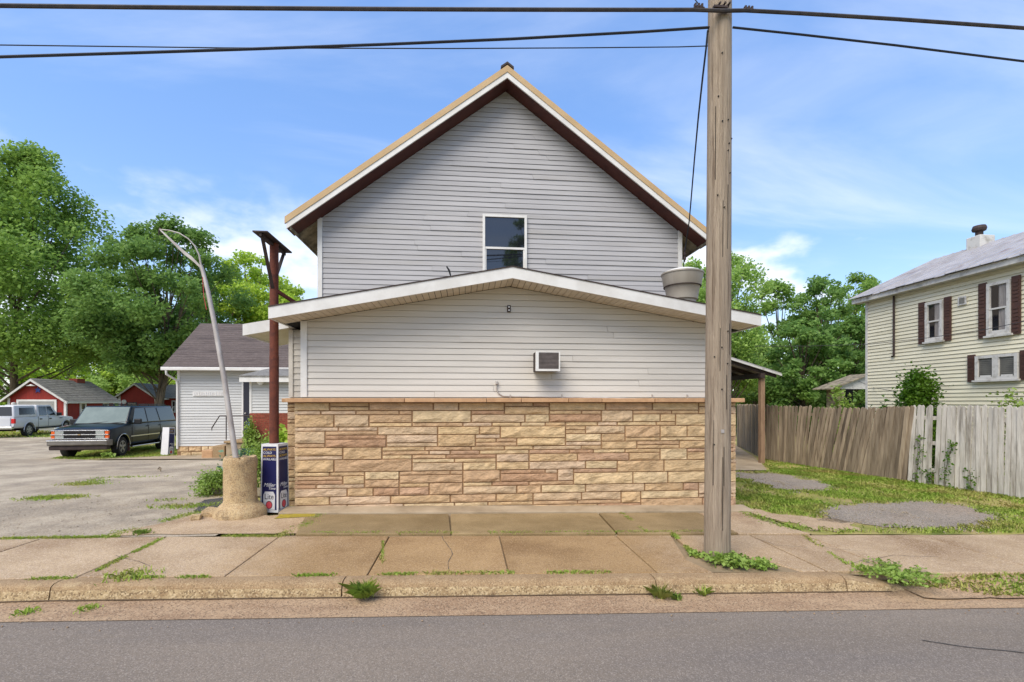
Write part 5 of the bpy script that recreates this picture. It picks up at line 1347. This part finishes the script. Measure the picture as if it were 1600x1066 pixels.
PA = [at_d(px, py, dC) for px, py in ((370, 726), (362, 672), (350, 590), (336, 510), (325, 455), (317, 424), (314, 415))]
MB().tube(PA, [.042, .041, .038, .035, .032, .029, .026], 12).build('shaft', M['galv'], lp, smooth=True)
PB = [at_d(px, py, dC + o) for px, py, o in ((314.5, 417, 0), (311, 398, -.02), (304, 384, -.04), (294, 373, -.06), (280, 364.5, -.08), (264, 360, -.1), (249, 358.5, -.12))]
MB().tube(PB, [.016, .012, .010, .009, .009, .008, .008], 8).build('bent_arm', M['galv'], lp, smooth=True)
fl_ = [at_d(px, py, dC + .02) for px, py in ((315, 419), (301, 405), (288, 395), (270, 378), (250, 359))]
wd = [.018, .03, .03, .022, .012]; m_ = MB(); V = []
for q, w in zip(fl_, wd): V += [q + Vector((0, -.008, w)), q + Vector((0, -.008, -w)), q + Vector((0, .008, -w)), q + Vector((0, .008, w))]
F = [(i * 4 + a, i * 4 + (a + 1) % 4, i * 4 + 4 + (a + 1) % 4, i * 4 + 4 + a) for i in range(4) for a in range(4)] + [(3, 2, 1, 0), (16, 17, 18, 19)]
m_.add(V, F).build('flattened_arm', M['galv'], lp)
MB().tube([fl_[4] + Vector((.01, 0, .03)), fl_[4] + Vector((-.01, 0, -.02)), fl_[4] + Vector((-.02, 0, -.1))], [.015, .013, .004], 6).build('arm_end', M['steel_dark'], lp)
MB().tube([PA[5] + Vector((.01, -.03, -.1)), PA[4] + Vector((-.045, -.03, -.1)), PA[4] + Vector((.0, -.045, -.3))], .004, 5).build('stray_wire', M['tail_red'], lp)
# broken concrete lumps by the footing
for i, (px, py, s) in enumerate(((330, 806, .13), (343, 800, .1), (306, 812, .1), (352, 812, .07))):
    c = on_g(px, py); mb = MB(); 
    me = MB().box(-1, 1, -.8, .8, -.4, .5)
    random.seed(40 + i); me.v = [(v[0] * random.uniform(.7, 1.1) * s, v[1] * random.uniform(.7, 1.2) * s, v[2] * random.uniform(.6, 1.2) * s) for v in me.v]
    o = me.build('rubble_chunk', M['tar'] if i % 2 else M['concrete_old'], None, bevel=.015); o.location = c + Vector((0, 0, s * .3)); o.rotation_euler = (.1, .15, i)
    tag(o, ('largest pale lump of broken concrete beside the pole footing', 'dark lump of asphalt touching the pole footing', 'flat pale chunk lying apart on the driveway', 'smallest dark chunk at the foot of the footing')[i], 'rubble')

# ================================================================== VEHICLES (built nose toward -Y, front axle at y = 0)
def loft(secs, prof_fn):
    V, F = [], []; m = None
    for s in secs:
        half = prof_fn(*s[1:]); ring = [(x, s[0], z) for x, z in half] + [(-x, s[0], z) for x, z in half[-2:0:-1]]
        m = len(ring); V += ring
    for i in range(len(secs) - 1):
        for k in range(m): F.append((i * m + k, i * m + (k + 1) % m, (i + 1) * m + (k + 1) % m, (i + 1) * m + k))
    F += [tuple(range(m - 1, -1, -1)), tuple((len(secs) - 1) * m + k for k in range(m))]
    return MB().add(V, F)
def body_prof(zb, zt, w, cr):
    h = zt - zb
    return [(0, zb), (w * .9, zb), (w * .965, zb + .07), (w * .99, zb + .3 * h), (w, zb + .55 * h), (w * .99, zb + .8 * h), (w * .965, zt - .035), (w * .9, zt), (w * .5, zt + cr * .8), (0, zt + cr)]
def bool_cut(o, cutter):
    md = o.modifiers.new('cut', 'BOOLEAN'); md.object = cutter; md.solver = 'EXACT'; md.operation = 'DIFFERENCE'
    dg = bpy.context.evaluated_depsgraph_get()
    me = bpy.data.meshes.new_from_object(o.evaluated_get(dg)); o.modifiers.clear(); o.data = me
    bpy.data.objects.remove(cutter)
    me.polygons.foreach_set('use_smooth', [True] * len(me.polygons)); me.set_sharp_from_angle(angle=R(32))
def wheel(root, x, y, r, w, spokes=5):
    s = 1 if x > 0 else -1
    t = MB().lathe([(r * .62, -w / 2 + .01), (r * .9, -w / 2), (r * .985, -w / 2 + .025), (r, -w * .2), (r, w * .2), (r * .985, w / 2 - .025), (r * .9, w / 2), (r * .62, w / 2 - .01)], (x, y, r), 26, ax='x').build('wheel', M['tyre'], root, smooth=True)
    xo = x + s * (w / 2 - .012)
    MB().lathe([(r * .64, s * -.03), (r * .64, s * .0), (r * .56, s * .006), (r * .53, s * -.05), (.0, s * -.05)], (xo, y, r), 26, ax='x').build('rim', M['rim'], t, smooth=True)
    for k in range(spokes):
        a = 2 * PI * k / spokes + .3; d = Vector((0, math.cos(a), math.sin(a))); c = Vector((xo - s * .015, y, r))
        MB().obox(c + d * r * .3, d * r * .25, Vector((.02, 0, 0)), d.cross(Vector((1, 0, 0))) * r * .12).build('spoke', M['rim'], t, bevel=.01)
    MB().lathe([(r * .17, s * -.04), (r * .17, s * .012), (r * .1, s * .02), (0, s * .02)], (xo, y, r), 12, ax='x').build('hub', M['rim'], t)
def cabin(root, name, m, y0, y1, yt0, yt1, z0, z1, w0, w1, bev=.06):
    c = MB().hexa([(-w0, y0, z0), (w0, y0, z0), (w0, y1, z0), (-w0, y1, z0), (-w1, yt0, z1), (w1, yt0, z1), (w1, yt1, z1), (-w1, yt1, z1)]).build(name, m, root, bevel=bev, seg=3)
    c.data.polygons.foreach_set('use_smooth', [True] * 6)
    def sx_(z, off): return w0 + (w1 - w0) * (z - z0) / (z1 - z0) + off
    def side(nm, gm, quad, s, par=c):   # quad of (y, z): bottom front, bottom rear, top rear, top front
        pts = [Vector((s * sx_(z, .002), y, z)) for y, z in quad]; pts2 = [Vector((s * sx_(z, .012), y, z)) for y, z in quad]
        return MB().add(pts + pts2, [(3, 2, 1, 0), (4, 5, 6, 7), (0, 1, 5, 4), (1, 2, 6, 5), (2, 3, 7, 6), (3, 0, 4, 7)]).build(nm, gm, par)
    def end(nm, gm, ya, yb, za, zb, wa, wb, sgn, par=c):
        nv = Vector((0, sgn * (zb - za), (ya - yb) * sgn if False else abs(ya - yb))).normalized() * .014
        pts = [Vector((-wa, ya, za)), Vector((wa, ya, za)), Vector((wb, yb, zb)), Vector((-wb, yb, zb))]
        return MB().add(pts + [p + nv for p in pts], [(3, 2, 1, 0), (4, 5, 6, 7), (0, 1, 5, 4), (1, 2, 6, 5), (2, 3, 7, 6), (3, 0, 4, 7)]).build(nm, gm, par)
    return c, side, end
def arches(root, body, ax, r, w):
    cut = MB()
    for y in ax:
        for s in (-1, 1): cut.lathe([(r, s * (w - .34)), (r, s * (w + .2))], (0, y, .38), 24, ax='x')
    cutter = link('cutter', cut.mesh('cutter'), None)
    bool_cut(body, cutter)
def arch_trim(root, y, s, r, w, m, zc=.38):
    MB().tube([(s * (w + .0), y + r * math.cos(a), zc + r * math.sin(a)) for a in np.linspace(-.12, PI + .12, 18)], .022, 6).build('arch_trim', m, root, smooth=True)

def make_suv():
    r = empty('sport_utility_wagon', (0, 0, 0), 'dark green long wagon with chrome bumper parked nose out beside the annex', 'car')
    P = M['suv_paint']
    body = loft([(-.88, .56, .985, .84, .02), (-.84, .49, 1.03, .91, .025), (-.74, .45, 1.07, .945, .035), (-.45, .43, 1.11, .965, .045), (.05, .42, 1.15, .975, .05), (.42, .42, 1.2, .98, .02), (2, .42, 1.21, .985, 0), (3.6, .42, 1.21, .985, 0), (4.35, .45, 1.2, .97, 0), (4.62, .53, 1.18, .94, 0)], body_prof).build('body', P, r)
    arches(r, body, (0, 3.34), .45, .985)
    c, side, end = cabin(r, 'cabin', P, .34, 4.56, .95, 4.28, 1.17, 1.86, .94, .82)
    end('windscreen', M['screen_glass'], .38, .91, 1.21, 1.81, .85, .77, -1)
    end('rear_window', M['tinted'], 4.53, 4.31, 1.22, 1.8, .8, .72, 1)
    for s in (-1, 1):
        side('front_window', M['car_glass'], [(.74, 1.235), (1.86, 1.235), (1.80, 1.77), (1.10, 1.77)], s)
        side('rear_door_window', M['tinted'], [(1.96, 1.235), (2.88, 1.235), (2.74, 1.77), (1.90, 1.77)], s)
        side('quarter_window', M['tinted'], [(3.02, 1.235), (4.42, 1.25), (4.18, 1.77), (2.86, 1.77)], s)
        mr = MB().box(*sorted((s * .99, s * 1.24)), .72, .84, 1.17, 1.37).build('mirror', M['black'], r, bevel=.03)
        arch_trim(r, 0, s, .455, .985, M['chrome']); arch_trim(r, 3.34, s, .455, .985, M['chrome'])
        box('side_moulding', M['chrome'], r, *sorted((s * .982, s * 1.0)), .5, 2.82, .70, .735)
        box('running_board', M['chrome'], r, *sorted((s * .86, s * 1.02)), .6, 2.75, .30, .345, bevel=.015)
        box('mud_flap', M['flap'], r, *sorted((s * .72, s * .97)), .46, .49, .16, .62)
        for yy in (.62, 1.9, 2.92): box('door_seam', M['dark'], r, *sorted((s * .981, s * .988)), yy, yy + .012, .46, 1.18)
        for yy in (1.75, 2.8): box('door_handle', M['black'], r, *sorted((s * .98, s * 1.005)), yy, yy + .15, 1.04, 1.08, bevel=.008)
        MB().bar((s * .66, 1.8, 1.91), (s * .66, 4.1, 1.91), .03, .025).build('roof_rail', M['black'], r)
        for yy in (1.85, 2.6, 3.3, 4.0): box('rail_foot', M['black'], r, s * .66 - .02, s * .66 + .02, yy, yy + .06, 1.85, 1.9)
        h = box('headlight', M['lamp_clear'], r, *sorted((s * .51, s * .79)), -.905, -.84, .88, .99, bevel=.012)
        box('lower_lamp', M['lamp_clear'], r, *sorted((s * .51, s * .79)), -.9, -.835, .735, .845, bevel=.012)
        box('side_marker', M['amber'], r, *sorted((s * .80, s * .915)), -.885, -.78, .88, .99, bevel=.012); box('side_marker', M['amber'], r, *sorted((s * .80, s * .92)), -.885, -.77, .735, .845, bevel=.012)
        for y in (0, 3.34): wheel(r, s * .84, y, .365, .25)
    for yy in (2.2, 3.0, 3.8): MB().bar((-.66, yy, 1.925), (.66, yy, 1.925), .03, .02, up=(0, 0, 1)).build('cross_bar', M['black'], r)
    box('grille', M['dark'], r, -.5, .5, -.895, -.83, .73, .995)
    box('grille_bar', M['chrome'], r, -.93, .93, -.925, -.86, .848, .878, bevel=.008)
    box('grille_surround', M['chrome'], r, -.93, .93, -.91, -.85, .993, 1.018, bevel=.008); box('grille_surround', M['chrome'], r, -.93, .93, -.91, -.85, .705, .733, bevel=.008)
    MB().obox((0, -.935, .863), (.045, 0, 0), (0, .01, 0), (0, 0, .014)).build('emblem', M['tan_metal'], r, bevel=.006)
    bm_ = loft([(-1.08, .52, .64, .86, 0), (-1.05, .49, .67, .95, 0), (-.95, .48, .68, 1.0, 0), (-.78, .48, .68, 1.01, 0)], lambda zb, zt, w, c_: [(0, zb), (w, zb), (w, (zb + zt) / 2), (w, zt), (0, zt)]).build('bumper', M['bumper_grey'], r, bevel=.012)
    box('bumper_strip', M['chrome'], r, -.96, .96, -1.095, -1.0, .625, .68, bevel=.015)
    box('valance', M['steel_dark'], r, -.93, .93, -1.0, -.75, .33, .475, bevel=.03)
    box('rear_bumper', M['chrome'], r, -.97, .97, 4.55, 4.78, .5, .66, bevel=.03)
    for s, y in ((-.35, .55), (.3, .55)): MB().tube([(s, .3, 1.215), (s + .3, .38, 1.245), (s + .62, .44, 1.28)], .012, 5).build('wiper', M['black'], r)
    box('cowl', M['black'], r, -.8, .8, .24, .38, 1.18, 1.222)
    box('underbody', M['dark'], r, -.6, .6, -.6, 4.3, .3, .5)
    return r
def make_pickup():
    r = empty('pickup_truck', (0, 0, 0), 'silver crew cab pickup with a matching bed cap in front of the red garage', 'pickup')
    P = M['silver_paint']
    body = loft([(-.92, .6, 1.02, .88, .01), (-.84, .55, 1.08, .95, .03), (-.3, .52, 1.14, .985, .05), (.6, .52, 1.2, .99, .02), (2, .52, 1.22, 1.0, 0), (3.7, .52, 1.22, 1.0, 0), (4.85, .56, 1.22, .99, 0), (4.98, .6, 1.2, .975, 0)], body_prof).build('body', P, r)
    arches(r, body, (0, 3.68), .5, 1.0)
    c, side, end = cabin(r, 'cab', P, .62, 2.86, 1.38, 2.74, 1.18, 1.93, .95, .82)
    end('windscreen', M['screen_glass'], .67, 1.34, 1.24, 1.87, .86, .76, -1)
    c2, side2, end2 = cabin(r, 'bed_cap', P, 2.92, 4.93, 2.98, 4.80, 1.19, 1.90, .97, .86)
    end2('cap_window', M['tinted'], 4.90, 4.82, 1.28, 1.82, .84, .76, 1)
    for s in (-1, 1):
        side('front_window', M['car_glass'], [(1.08, 1.26), (1.86, 1.26), (1.84, 1.82), (1.46, 1.82)], s); side('rear_window', M['tinted'], [(1.96, 1.26), (2.68, 1.26), (2.6, 1.82), (1.92, 1.82)], s)
        side2('cap_side_window', M['tinted'], [(3.12, 1.34), (4.5, 1.34), (4.42, 1.76), (3.14, 1.76)], s)
        box('mirror', M['black'], r, *sorted((s * 1.0, s * 1.26)), 1.0, 1.12, 1.2, 1.42, bevel=.03)
        box('door_seam', M['dark'], r, *sorted((s * .996, s * 1.003)), 1.9, 1.912, .58, 1.2); box('door_seam', M['dark'], r, *sorted((s * .996, s * 1.003)), 2.87, 2.89, .56, 1.2)
        for yy in (1.62, 2.55): box('door_handle', M['black'], r, *sorted((s * .99, s * 1.03)), yy, yy + .2, 1.0, 1.07, bevel=.01)
        box('tail_light', M['tail_red'], r, *sorted((s * .84, s * 1.0)), 4.86, 5.0, .84, 1.12, bevel=.015)
        box('running_board', M['chrome'], r, *sorted((s * .84, s * 1.03)), .75, 2.85, .40, .45, bevel=.02)
        box('fender_badge', M['steel_dark'], r, *sorted((s * .995, s * 1.002)), .45, .75, 1.02, 1.07)
        for y in (0, 3.68): wheel(r, s * .86, y, .40, .27, 6); arch_trim(r, y, s, .505, 1.0, P)
        box('headlight', M['lamp_clear'], r, *sorted((s * .6, s * .9)), -.94, -.86, .84, 1.02, bevel=.02)
    box('tailgate', M['silver_paint'], r, -.82, .82, 4.985, 5.02, .68, 1.18, bevel=.02); box('tailgate_handle', M['black'], r, -.14, .14, 5.02, 5.03, 1.04, 1.1)
    box('rear_bumper', M['chrome'], r, -.97, .97, 4.95, 5.16, .5, .66, bevel=.03); box('number_plate', M['print_white'], r, -.16, .16, 5.161, 5.17, .54, .64)
    box('front_bumper', M['chrome'], r, -.98, .98, -1.05, -.85, .5, .7, bevel=.03); box('grille', M['dark'], r, -.55, .55, -.95, -.88, .74, 1.0)
    box('underbody', M['dark'], r, -.6, .6, -.5, 4.7, .38, .56)
    return r
def make_sedan():
    r = empty('dark_car', (0, 0, 0), 'black car mostly hidden behind the dark green wagon', 'car')
    P = M['black_paint']
    body = loft([(-.9, .4, .62, .72, .0), (-.82, .28, .72, .84, .02), (-.3, .22, .82, .89, .04), (.6, .22, .92, .9, .03), (1.6, .22, .95, .9, 0), (3.0, .24, .97, .9, 0), (3.5, .35, .95, .82, 0)], body_prof).build('body', P, r)
    arches(r, body, (0, 2.6), .36, .9)
    c, side, end = cabin(r, 'cabin', P, .5, 3.3, 1.25, 2.9, .9, 1.46, .84, .62)
    end('windscreen', M['screen_glass'], .54, 1.22, .94, 1.42, .76, .58, -1)
    for s in (-1, 1):
        side('front_window', M['car_glass'], [(.95, .97), (1.75, .97), (1.72, 1.38), (1.32, 1.38)], s); side('rear_window', M['car_glass'], [(1.85, .97), (2.7, .97), (2.5, 1.38), (1.8, 1.38)], s)
        box('headlight', M['lamp_clear'], r, *sorted((s * .5, s * .8)), -.87, -.76, .58, .7, bevel=.02)
        for y in (0, 2.6): wheel(r, s * .78, y, .32, .2)
    box('grille', M['dark'], r, -.42, .42, -.9, -.84, .5, .62)
    return r
suv = make_suv(); suv.location = (-14.24, 19.95, zg(-14, 20)); suv.rotation_euler = (0, 0, R(4.0)); suv.scale = (1.02, .88, 1.05)
pk = make_pickup(); ph = R(190.6 - 180)     # tail toward the camera, nose away and a little left
head = Vector((math.sin(-ph), math.cos(-ph)))
rear = on_g(36.5, 682.5).xy + Vector((-.86, .1))
fa = rear + head * 3.68
pk.location = (fa.x, fa.y, zg(fa.x, fa.y)); pk.rotation_euler = (0, 0, PI + ph)
sd = make_sedan(); c = on_g(128, 688).xy; sd.location = (c.x, c.y, zg(c.x, c.y)); sd.rotation_euler = (0, 0, R(-28))

# ================================================================== TREES AND SHRUBS
def tree(name, label, X, Y, h, cr, cb, m, ncl, nl, ls, seed, shape='round', tr=.22, lean=(0, 0), fork=False, group='trees around the yard', cat='tree', squash=.75, bark=None, zb=None):
    random.seed(seed); rg = np.random.default_rng(seed)
    z0 = zg(X, Y) if zb is None else zb
    root = empty(name, (X, Y, z0), label, cat, group)
    B = Vector((X, Y, z0)); H_ = h - z0
    top = B + Vector((lean[0], lean[1], H_ * .86))
    def tp(t): return B.lerp(top, t) + Vector((math.sin(t * 5 + seed), math.cos(t * 4 + seed), 0)) * .03 * H_ * t
    def prof(t):
        if shape == 'round': return math.sin(PI * min(1, max(0, t * .93 + .07))) ** .55
        if shape == 'pear': return min(1, t * 4 + .45) ** .8 * (1 - t) ** .62 * 1.12
        if shape == 'ash': return (.45 + .9 * t) * (1 - t ** 3) ** .7
        return min(1, t * 3 + .5) * (1 - t * t) ** .6
    cl = []
    for k in range(ncl):
        t = (k + random.random()) / ncl; a = random.uniform(0, 2 * PI); lump = 1 + .28 * noise.noise(Vector((math.cos(a) * 1.4 + seed, math.sin(a) * 1.4, t * 2.4)))
        r = cr * prof(t) * lump * random.random() ** .42
        c = Vector((B.x + lean[0] * (cb - z0 + t * (h - cb)) / H_, B.y + lean[1] * t, cb + t * (h - cb))) + Vector((math.cos(a) * r, math.sin(a) * r, 0))
        cl.append((c, cr * random.uniform(.15, .30) * (1.1 - .45 * t)))
    wood = MB()
    t_end = .8
    wood.tube([tp(t_end * q / 9) for q in range(10)], [tr * (1.25 if q == 0 else 1 - .085 * q) for q in range(10)], 9)
    if fork:
        f0 = B + Vector((.25, 0, .2)); wood.tube([f0, f0 + Vector((.5, 0, H_ * .2)), f0 + Vector((1.4, .2, H_ * .5)), f0 + Vector((2.0, .2, H_ * .72))], [tr * .95, tr * .75, tr * .45, tr * .2], 8)
    for c, r in cl[::max(1, ncl // 34)]:
        tt = max(.12, min(.74, ((c.z - z0) / H_) * .72 - .06)); s_ = tp(tt); md = s_.lerp(c, .5) + Vector((0, 0, -.04 * (c - s_).length))
        wood.tube([s_, md, c], [tr * .34 * (1 - tt * .6), tr * .2, tr * .06], 5, cap=False)
    wood.build('trunk', bark or M['bark'], root, smooth=True)
    wts = np.array([r * r for c, r in cl]); wts = wts / wts.sum(); cnt = (wts * nl).astype(int) + 1
    P = []
    for (c, r), n in zip(cl, cnt):
        d = rg.normal(size=(n, 3)); d /= np.linalg.norm(d, axis=1)[:, None]; d[:, 2] = d[:, 2] * squash + .1
        rad = r * rg.uniform(0, 1, (n, 1)) ** .45 * (1 + .13 * rg.normal(size=(n, 1)))
        P.append(np.array(c) + d * rad)
    # sprigs reaching past the outline
    P = np.concatenate(P); 
    V, F = leaves_np(P, ls, rg, up=.35)
    link('crown', mesh_np('crown', V, F), m, root)
    return root
def at_pd(px, d): p = at_d(px, 628, d); return p.x, p.y
def zt_at(py, d): return EYE + (628 - py) / FPX * d
X, Y = at_pd(22, 41); tree('shade_tree', 'tall dense tree filling the left edge above the pickup', X, Y, zt_at(238, 41), 9.0, zt_at(560, 41), M['leaf_mid'], 170, 62000, .18, 3, 'pear', .32, lean=(1.0, 0))
X, Y = at_pd(240, 37); tree('shade_tree', 'dark forked tree standing between the wagon and the smaller red barn', X, Y, zt_at(352, 37), 5.3, zt_at(575, 37), M['leaf_dark'], 115, 44000, .16, 12, 'round', .22, fork=True, lean=(1.5, 0))
X, Y = at_pd(392, 50); tree('shade_tree', 'bright yellow green tree behind the annex roof', X, Y, zt_at(404, 50), 5.6, zt_at(560, 50), M['leaf_bright'], 80, 20000, .19, 5, 'round', .3)
X, Y = at_pd(455, 52); tree('shade_tree', 'bright green tree half hidden behind the rusty post and gable', X, Y, zt_at(452, 52), 4.2, zt_at(570, 52), M['leaf_bright'], 60, 12000, .19, 6, 'round', .3)
X, Y = at_pd(330, 46); tree('shade_tree', 'mid green tree directly behind the annex ridge', X, Y, zt_at(432, 46), 4.2, zt_at(575, 46), M['leaf_mid'], 60, 13000, .17, 8, 'round', .28)
bgl = [(-25, 62, 545, 6, 'leaf_bright', 'bright tree at the far left edge under the tall crown'), (48, 70, 538, 6.5, 'leaf_mid', 'green tree rising right behind the red garage peak'), (110, 66, 545, 6, 'leaf_bright', 'yellow green tree above the red garage roof ridge'),
       (165, 72, 540, 6.5, 'leaf_bright', 'bright tree in the gap between the two red sheds'), (222, 68, 548, 6, 'leaf_light', 'light green tree over the smaller red barn peak'), (285, 72, 540, 7, 'leaf_bright', 'bright tree behind the annex left eave')]
for i, (px, d, py, cr, lm, lb) in enumerate(bgl):
    X, Y = at_pd(px, d); tree('field_tree', lb, X, Y, zt_at(py, d), cr, .6, M[lm], 70, 11000, .24, 30 + i, 'round', .25, group='trees behind the red sheds')
X, Y = at_pd(1138, 27); tree('ash_tree', 'light green feathery tree just right of the utility pole', X, Y, zt_at(408, 27), 2.7, zt_at(600, 27), M['leaf_light'], 80, 22000, .10, 15, 'ash', .16, squash=1.3)
X, Y = at_pd(1078, 30); tree('ash_tree', 'light green tree between the gable corner and the utility pole', X, Y, zt_at(408, 30), 2.0, zt_at(560, 30), M['leaf_light'], 50, 11000, .11, 18, 'ash', .14, squash=1.3)
fr_ = [(1215, 36, 446, 3.6, 'leaf_mid', 'broad green tree above the carport roof'), (1282, 33, 440, 3.4, 'leaf_dark', 'dark green tree in the middle of the gap above the brown fence'), (1338, 38, 432, 3.6, 'leaf_mid', 'tall green tree touching the far corner of the cream house'),
       (1255, 29, 505, 2.8, 'leaf_dark', 'low dark tree directly behind the brown fence'), (1180, 32, 540, 2.6, 'leaf_light', 'bright low tree seen under the wing eave beside the pole'), (1330, 30, 500, 2.7, 'leaf_dark', 'dark leafy tree over the open shed')]
for i, (px, d, py, cr, lm, lb) in enumerate(fr_):
    X, Y = at_pd(px, d); tree('yard_tree', lb, X, Y, zt_at(py, d), cr, zg(X, Y) + .5, M[lm], 85, 20000, .13, 50 + i, 'round', .2, group='trees behind the brown fence')
X, Y = at_pd(1400, 48); tree('yard_tree', 'distant dark tree hidden mostly by the cream house', X, Y, zt_at(455, 48), 5, .5, M['leaf_dark'], 60, 9000, .2, 71, 'round', .25, group='trees behind the brown fence')
# the tree across the street, seen only as a reflection in the upper window
tree('street_tree', 'tree across the street mirrored in the upper window', 6.1, -17, 17.0, 3.6, 7.0, M['leaf_dark'], 60, 12000, .16, 77, 'round', .25, zb=-.1)

def bush(name, label, c, rx, ry, rz, n, ls, m, seed, group=None, cat='shrub', bias=.5):
    rg = np.random.default_rng(seed); random.seed(seed); c = Vector(c)
    root = empty(name, c, label, cat, group); st = MB(); P = []
    nc = 26
    for k in range(nc):
        a = random.uniform(0, 2 * PI); e = random.random() ** .7; rr = math.sqrt(max(0, 1 - e * e)) * random.uniform(.4, 1)
        q = c + Vector((math.cos(a) * rr * rx, math.sin(a) * rr * ry, rz * e)); st.tube([c + Vector((random.gauss(0, .03), random.gauss(0, .03), -.02)), c.lerp(q, .5) + Vector((0, 0, rz * .08)), q], [.015, .01, .004], 4)
        d = rg.normal(size=(n // nc, 3)); P.append(np.array(q) + d * np.array([rx, ry, min(rz, .9)]) * .2)
    st.build('stems', M['bark'], root)
    P = np.concatenate(P); P[:, 2] = np.maximum(P[:, 2], c.z + ls * .3)
    V, F = leaves_np(P, ls, rg, up=bias); link('leaves', mesh_np('leaves', V, F), m, root)
    return root
def ongz(px, py):
    return on_g(px, py)
c = ongz(338, 772); bush('shrub', 'low bright shrub left of the concrete footing', c, .42, .4, .38, 3200, .028, M['weed'], 1)
c = ongz(412, 768); bush('shrub', 'bright green shrub between the footing and the printed pole cover', c, .5, .5, .8, 5000, .03, M['weed'], 2)
c = ongz(395, 738); bush('hosta', 'blue green broad leaved plant in front of the annex bricks', c, .75, .6, .5, 900, .09, M['hosta'], 3, cat='plant')
c = ongz(440, 735); bush('shrub', 'yellow green shrub behind the rusty post at the brick wall', c, .5, .5, .95, 900, .09, M['leaf_bright'], 4)
c = Vector((VX0 + .12, 18.55, zg(-8, 18.5))); bush('vine', 'green vine climbing beside the annex door', c, .28, .2, 1.2, 1400, .05, M['weed'], 5, cat='vine')
c = Vector((VX0 + 1.3, 18.4, zg(-7, 18.5))); bush('shrub', 'olive shrub against the annex brick base', c, .6, .35, .8, 1500, .05, M['leaf_ivy'], 6)
c = ongz(288, 711); bush('shrub', 'small green shrub at the annex corner beside the spare pole cover', c + Vector((.1, .15, 0)), .28, .25, .5, 1000, .04, M['leaf_ivy'], 7)
# timber edging of the bed
k0, k1 = on_g(330, 772), on_g(446, 776)
ed = MB().bar((k0.x, k0.y, k0.z + .07), (k1.x, k1.y, k1.z + .07), .12, .15).build('timber_edging', M['old_wood'], None, bevel=.015); tag(ed, 'old timber edging along the planting bed', 'edging')
# ivy mound between the fence and the cream house, saplings, fence creepers
c = at_d(1436, 628, 13.0); c.z = zg(c.x, c.y); bush('ivy_mound', 'dense ivy mound against the cream house above the fence', c, .78, .5, 2.65, 9500, .055, M['leaf_ivy'], 9, cat='ivy')
c = at_d(1312, 628, 15.5); c.z = zg(c.x, c.y); bush('sapling', 'light green sapling behind the brown fence near the shed', c, .55, .5, 2.35, 900, .08, M['weed'], 10, cat='sapling')
c = at_d(1585, 628, 11.2); c.z = zg(c.x, c.y); bush('sapling', 'sparse light sprigs above the white fence at the right edge', c, .75, .4, 2.2, 500, .06, M['weed'], 13, cat='sapling')
c = at_d(1385, 628, 13.2); c.z = zg(c.x, c.y); bush('sapling', 'thin low sprigs left of the ivy mound over the fence', c, .45, .3, 1.95, 300, .06, M['leaf_ivy'], 14, cat='sapling')
for i, (pts, lb) in enumerate(((((1480, 770), (1479, 745), (1484, 720), (1490, 700), (1493, 692)), 'leafy creeper climbing the middle of the white fence'),
                               (((1521, 772), (1520, 752), (1518, 735)), 'short creeper low on the white fence'),
                               (((1462, 765), (1458, 745), (1450, 735)), 'wispy creeper low on the white fence near the missing board'),
                               (((1432, 755), (1436, 735), (1440, 705), (1441, 680)), 'dark creeper growing through the gap in the white fence'))):
    rg = np.random.default_rng(90 + i); X0 = 11.0
    path = []
    for px, py in pts:
        r_ = ray(px, py); # meet the fence plane
        a, b = Vector((10.99, 10.93)), Vector((11.38, 8.9)); d = b - a; den = r_.x * d.y - r_.y * d.x; t = (a.x * d.y - a.y * d.x) / den
        path.append(Vector((r_.x * t - .05, r_.y * t, EYE + r_.z * t)))
    root = empty('creeper', path[0], lb, 'creeper')
    MB().tube(path, .006, 5).build('stem', M['bark'], root)
    P = np.concatenate([np.array(path[j].lerp(path[j + 1], u)) + rg.normal(size=(5, 3)) * np.array([.02, .07, .05]) for j in range(len(path) - 1) for u in np.linspace(0, 1, 5)])
    V, F = leaves_np(P, .04, rg, up=.1); link('leaves', mesh_np('leaves', V, F), M['leaf_ivy'], root)
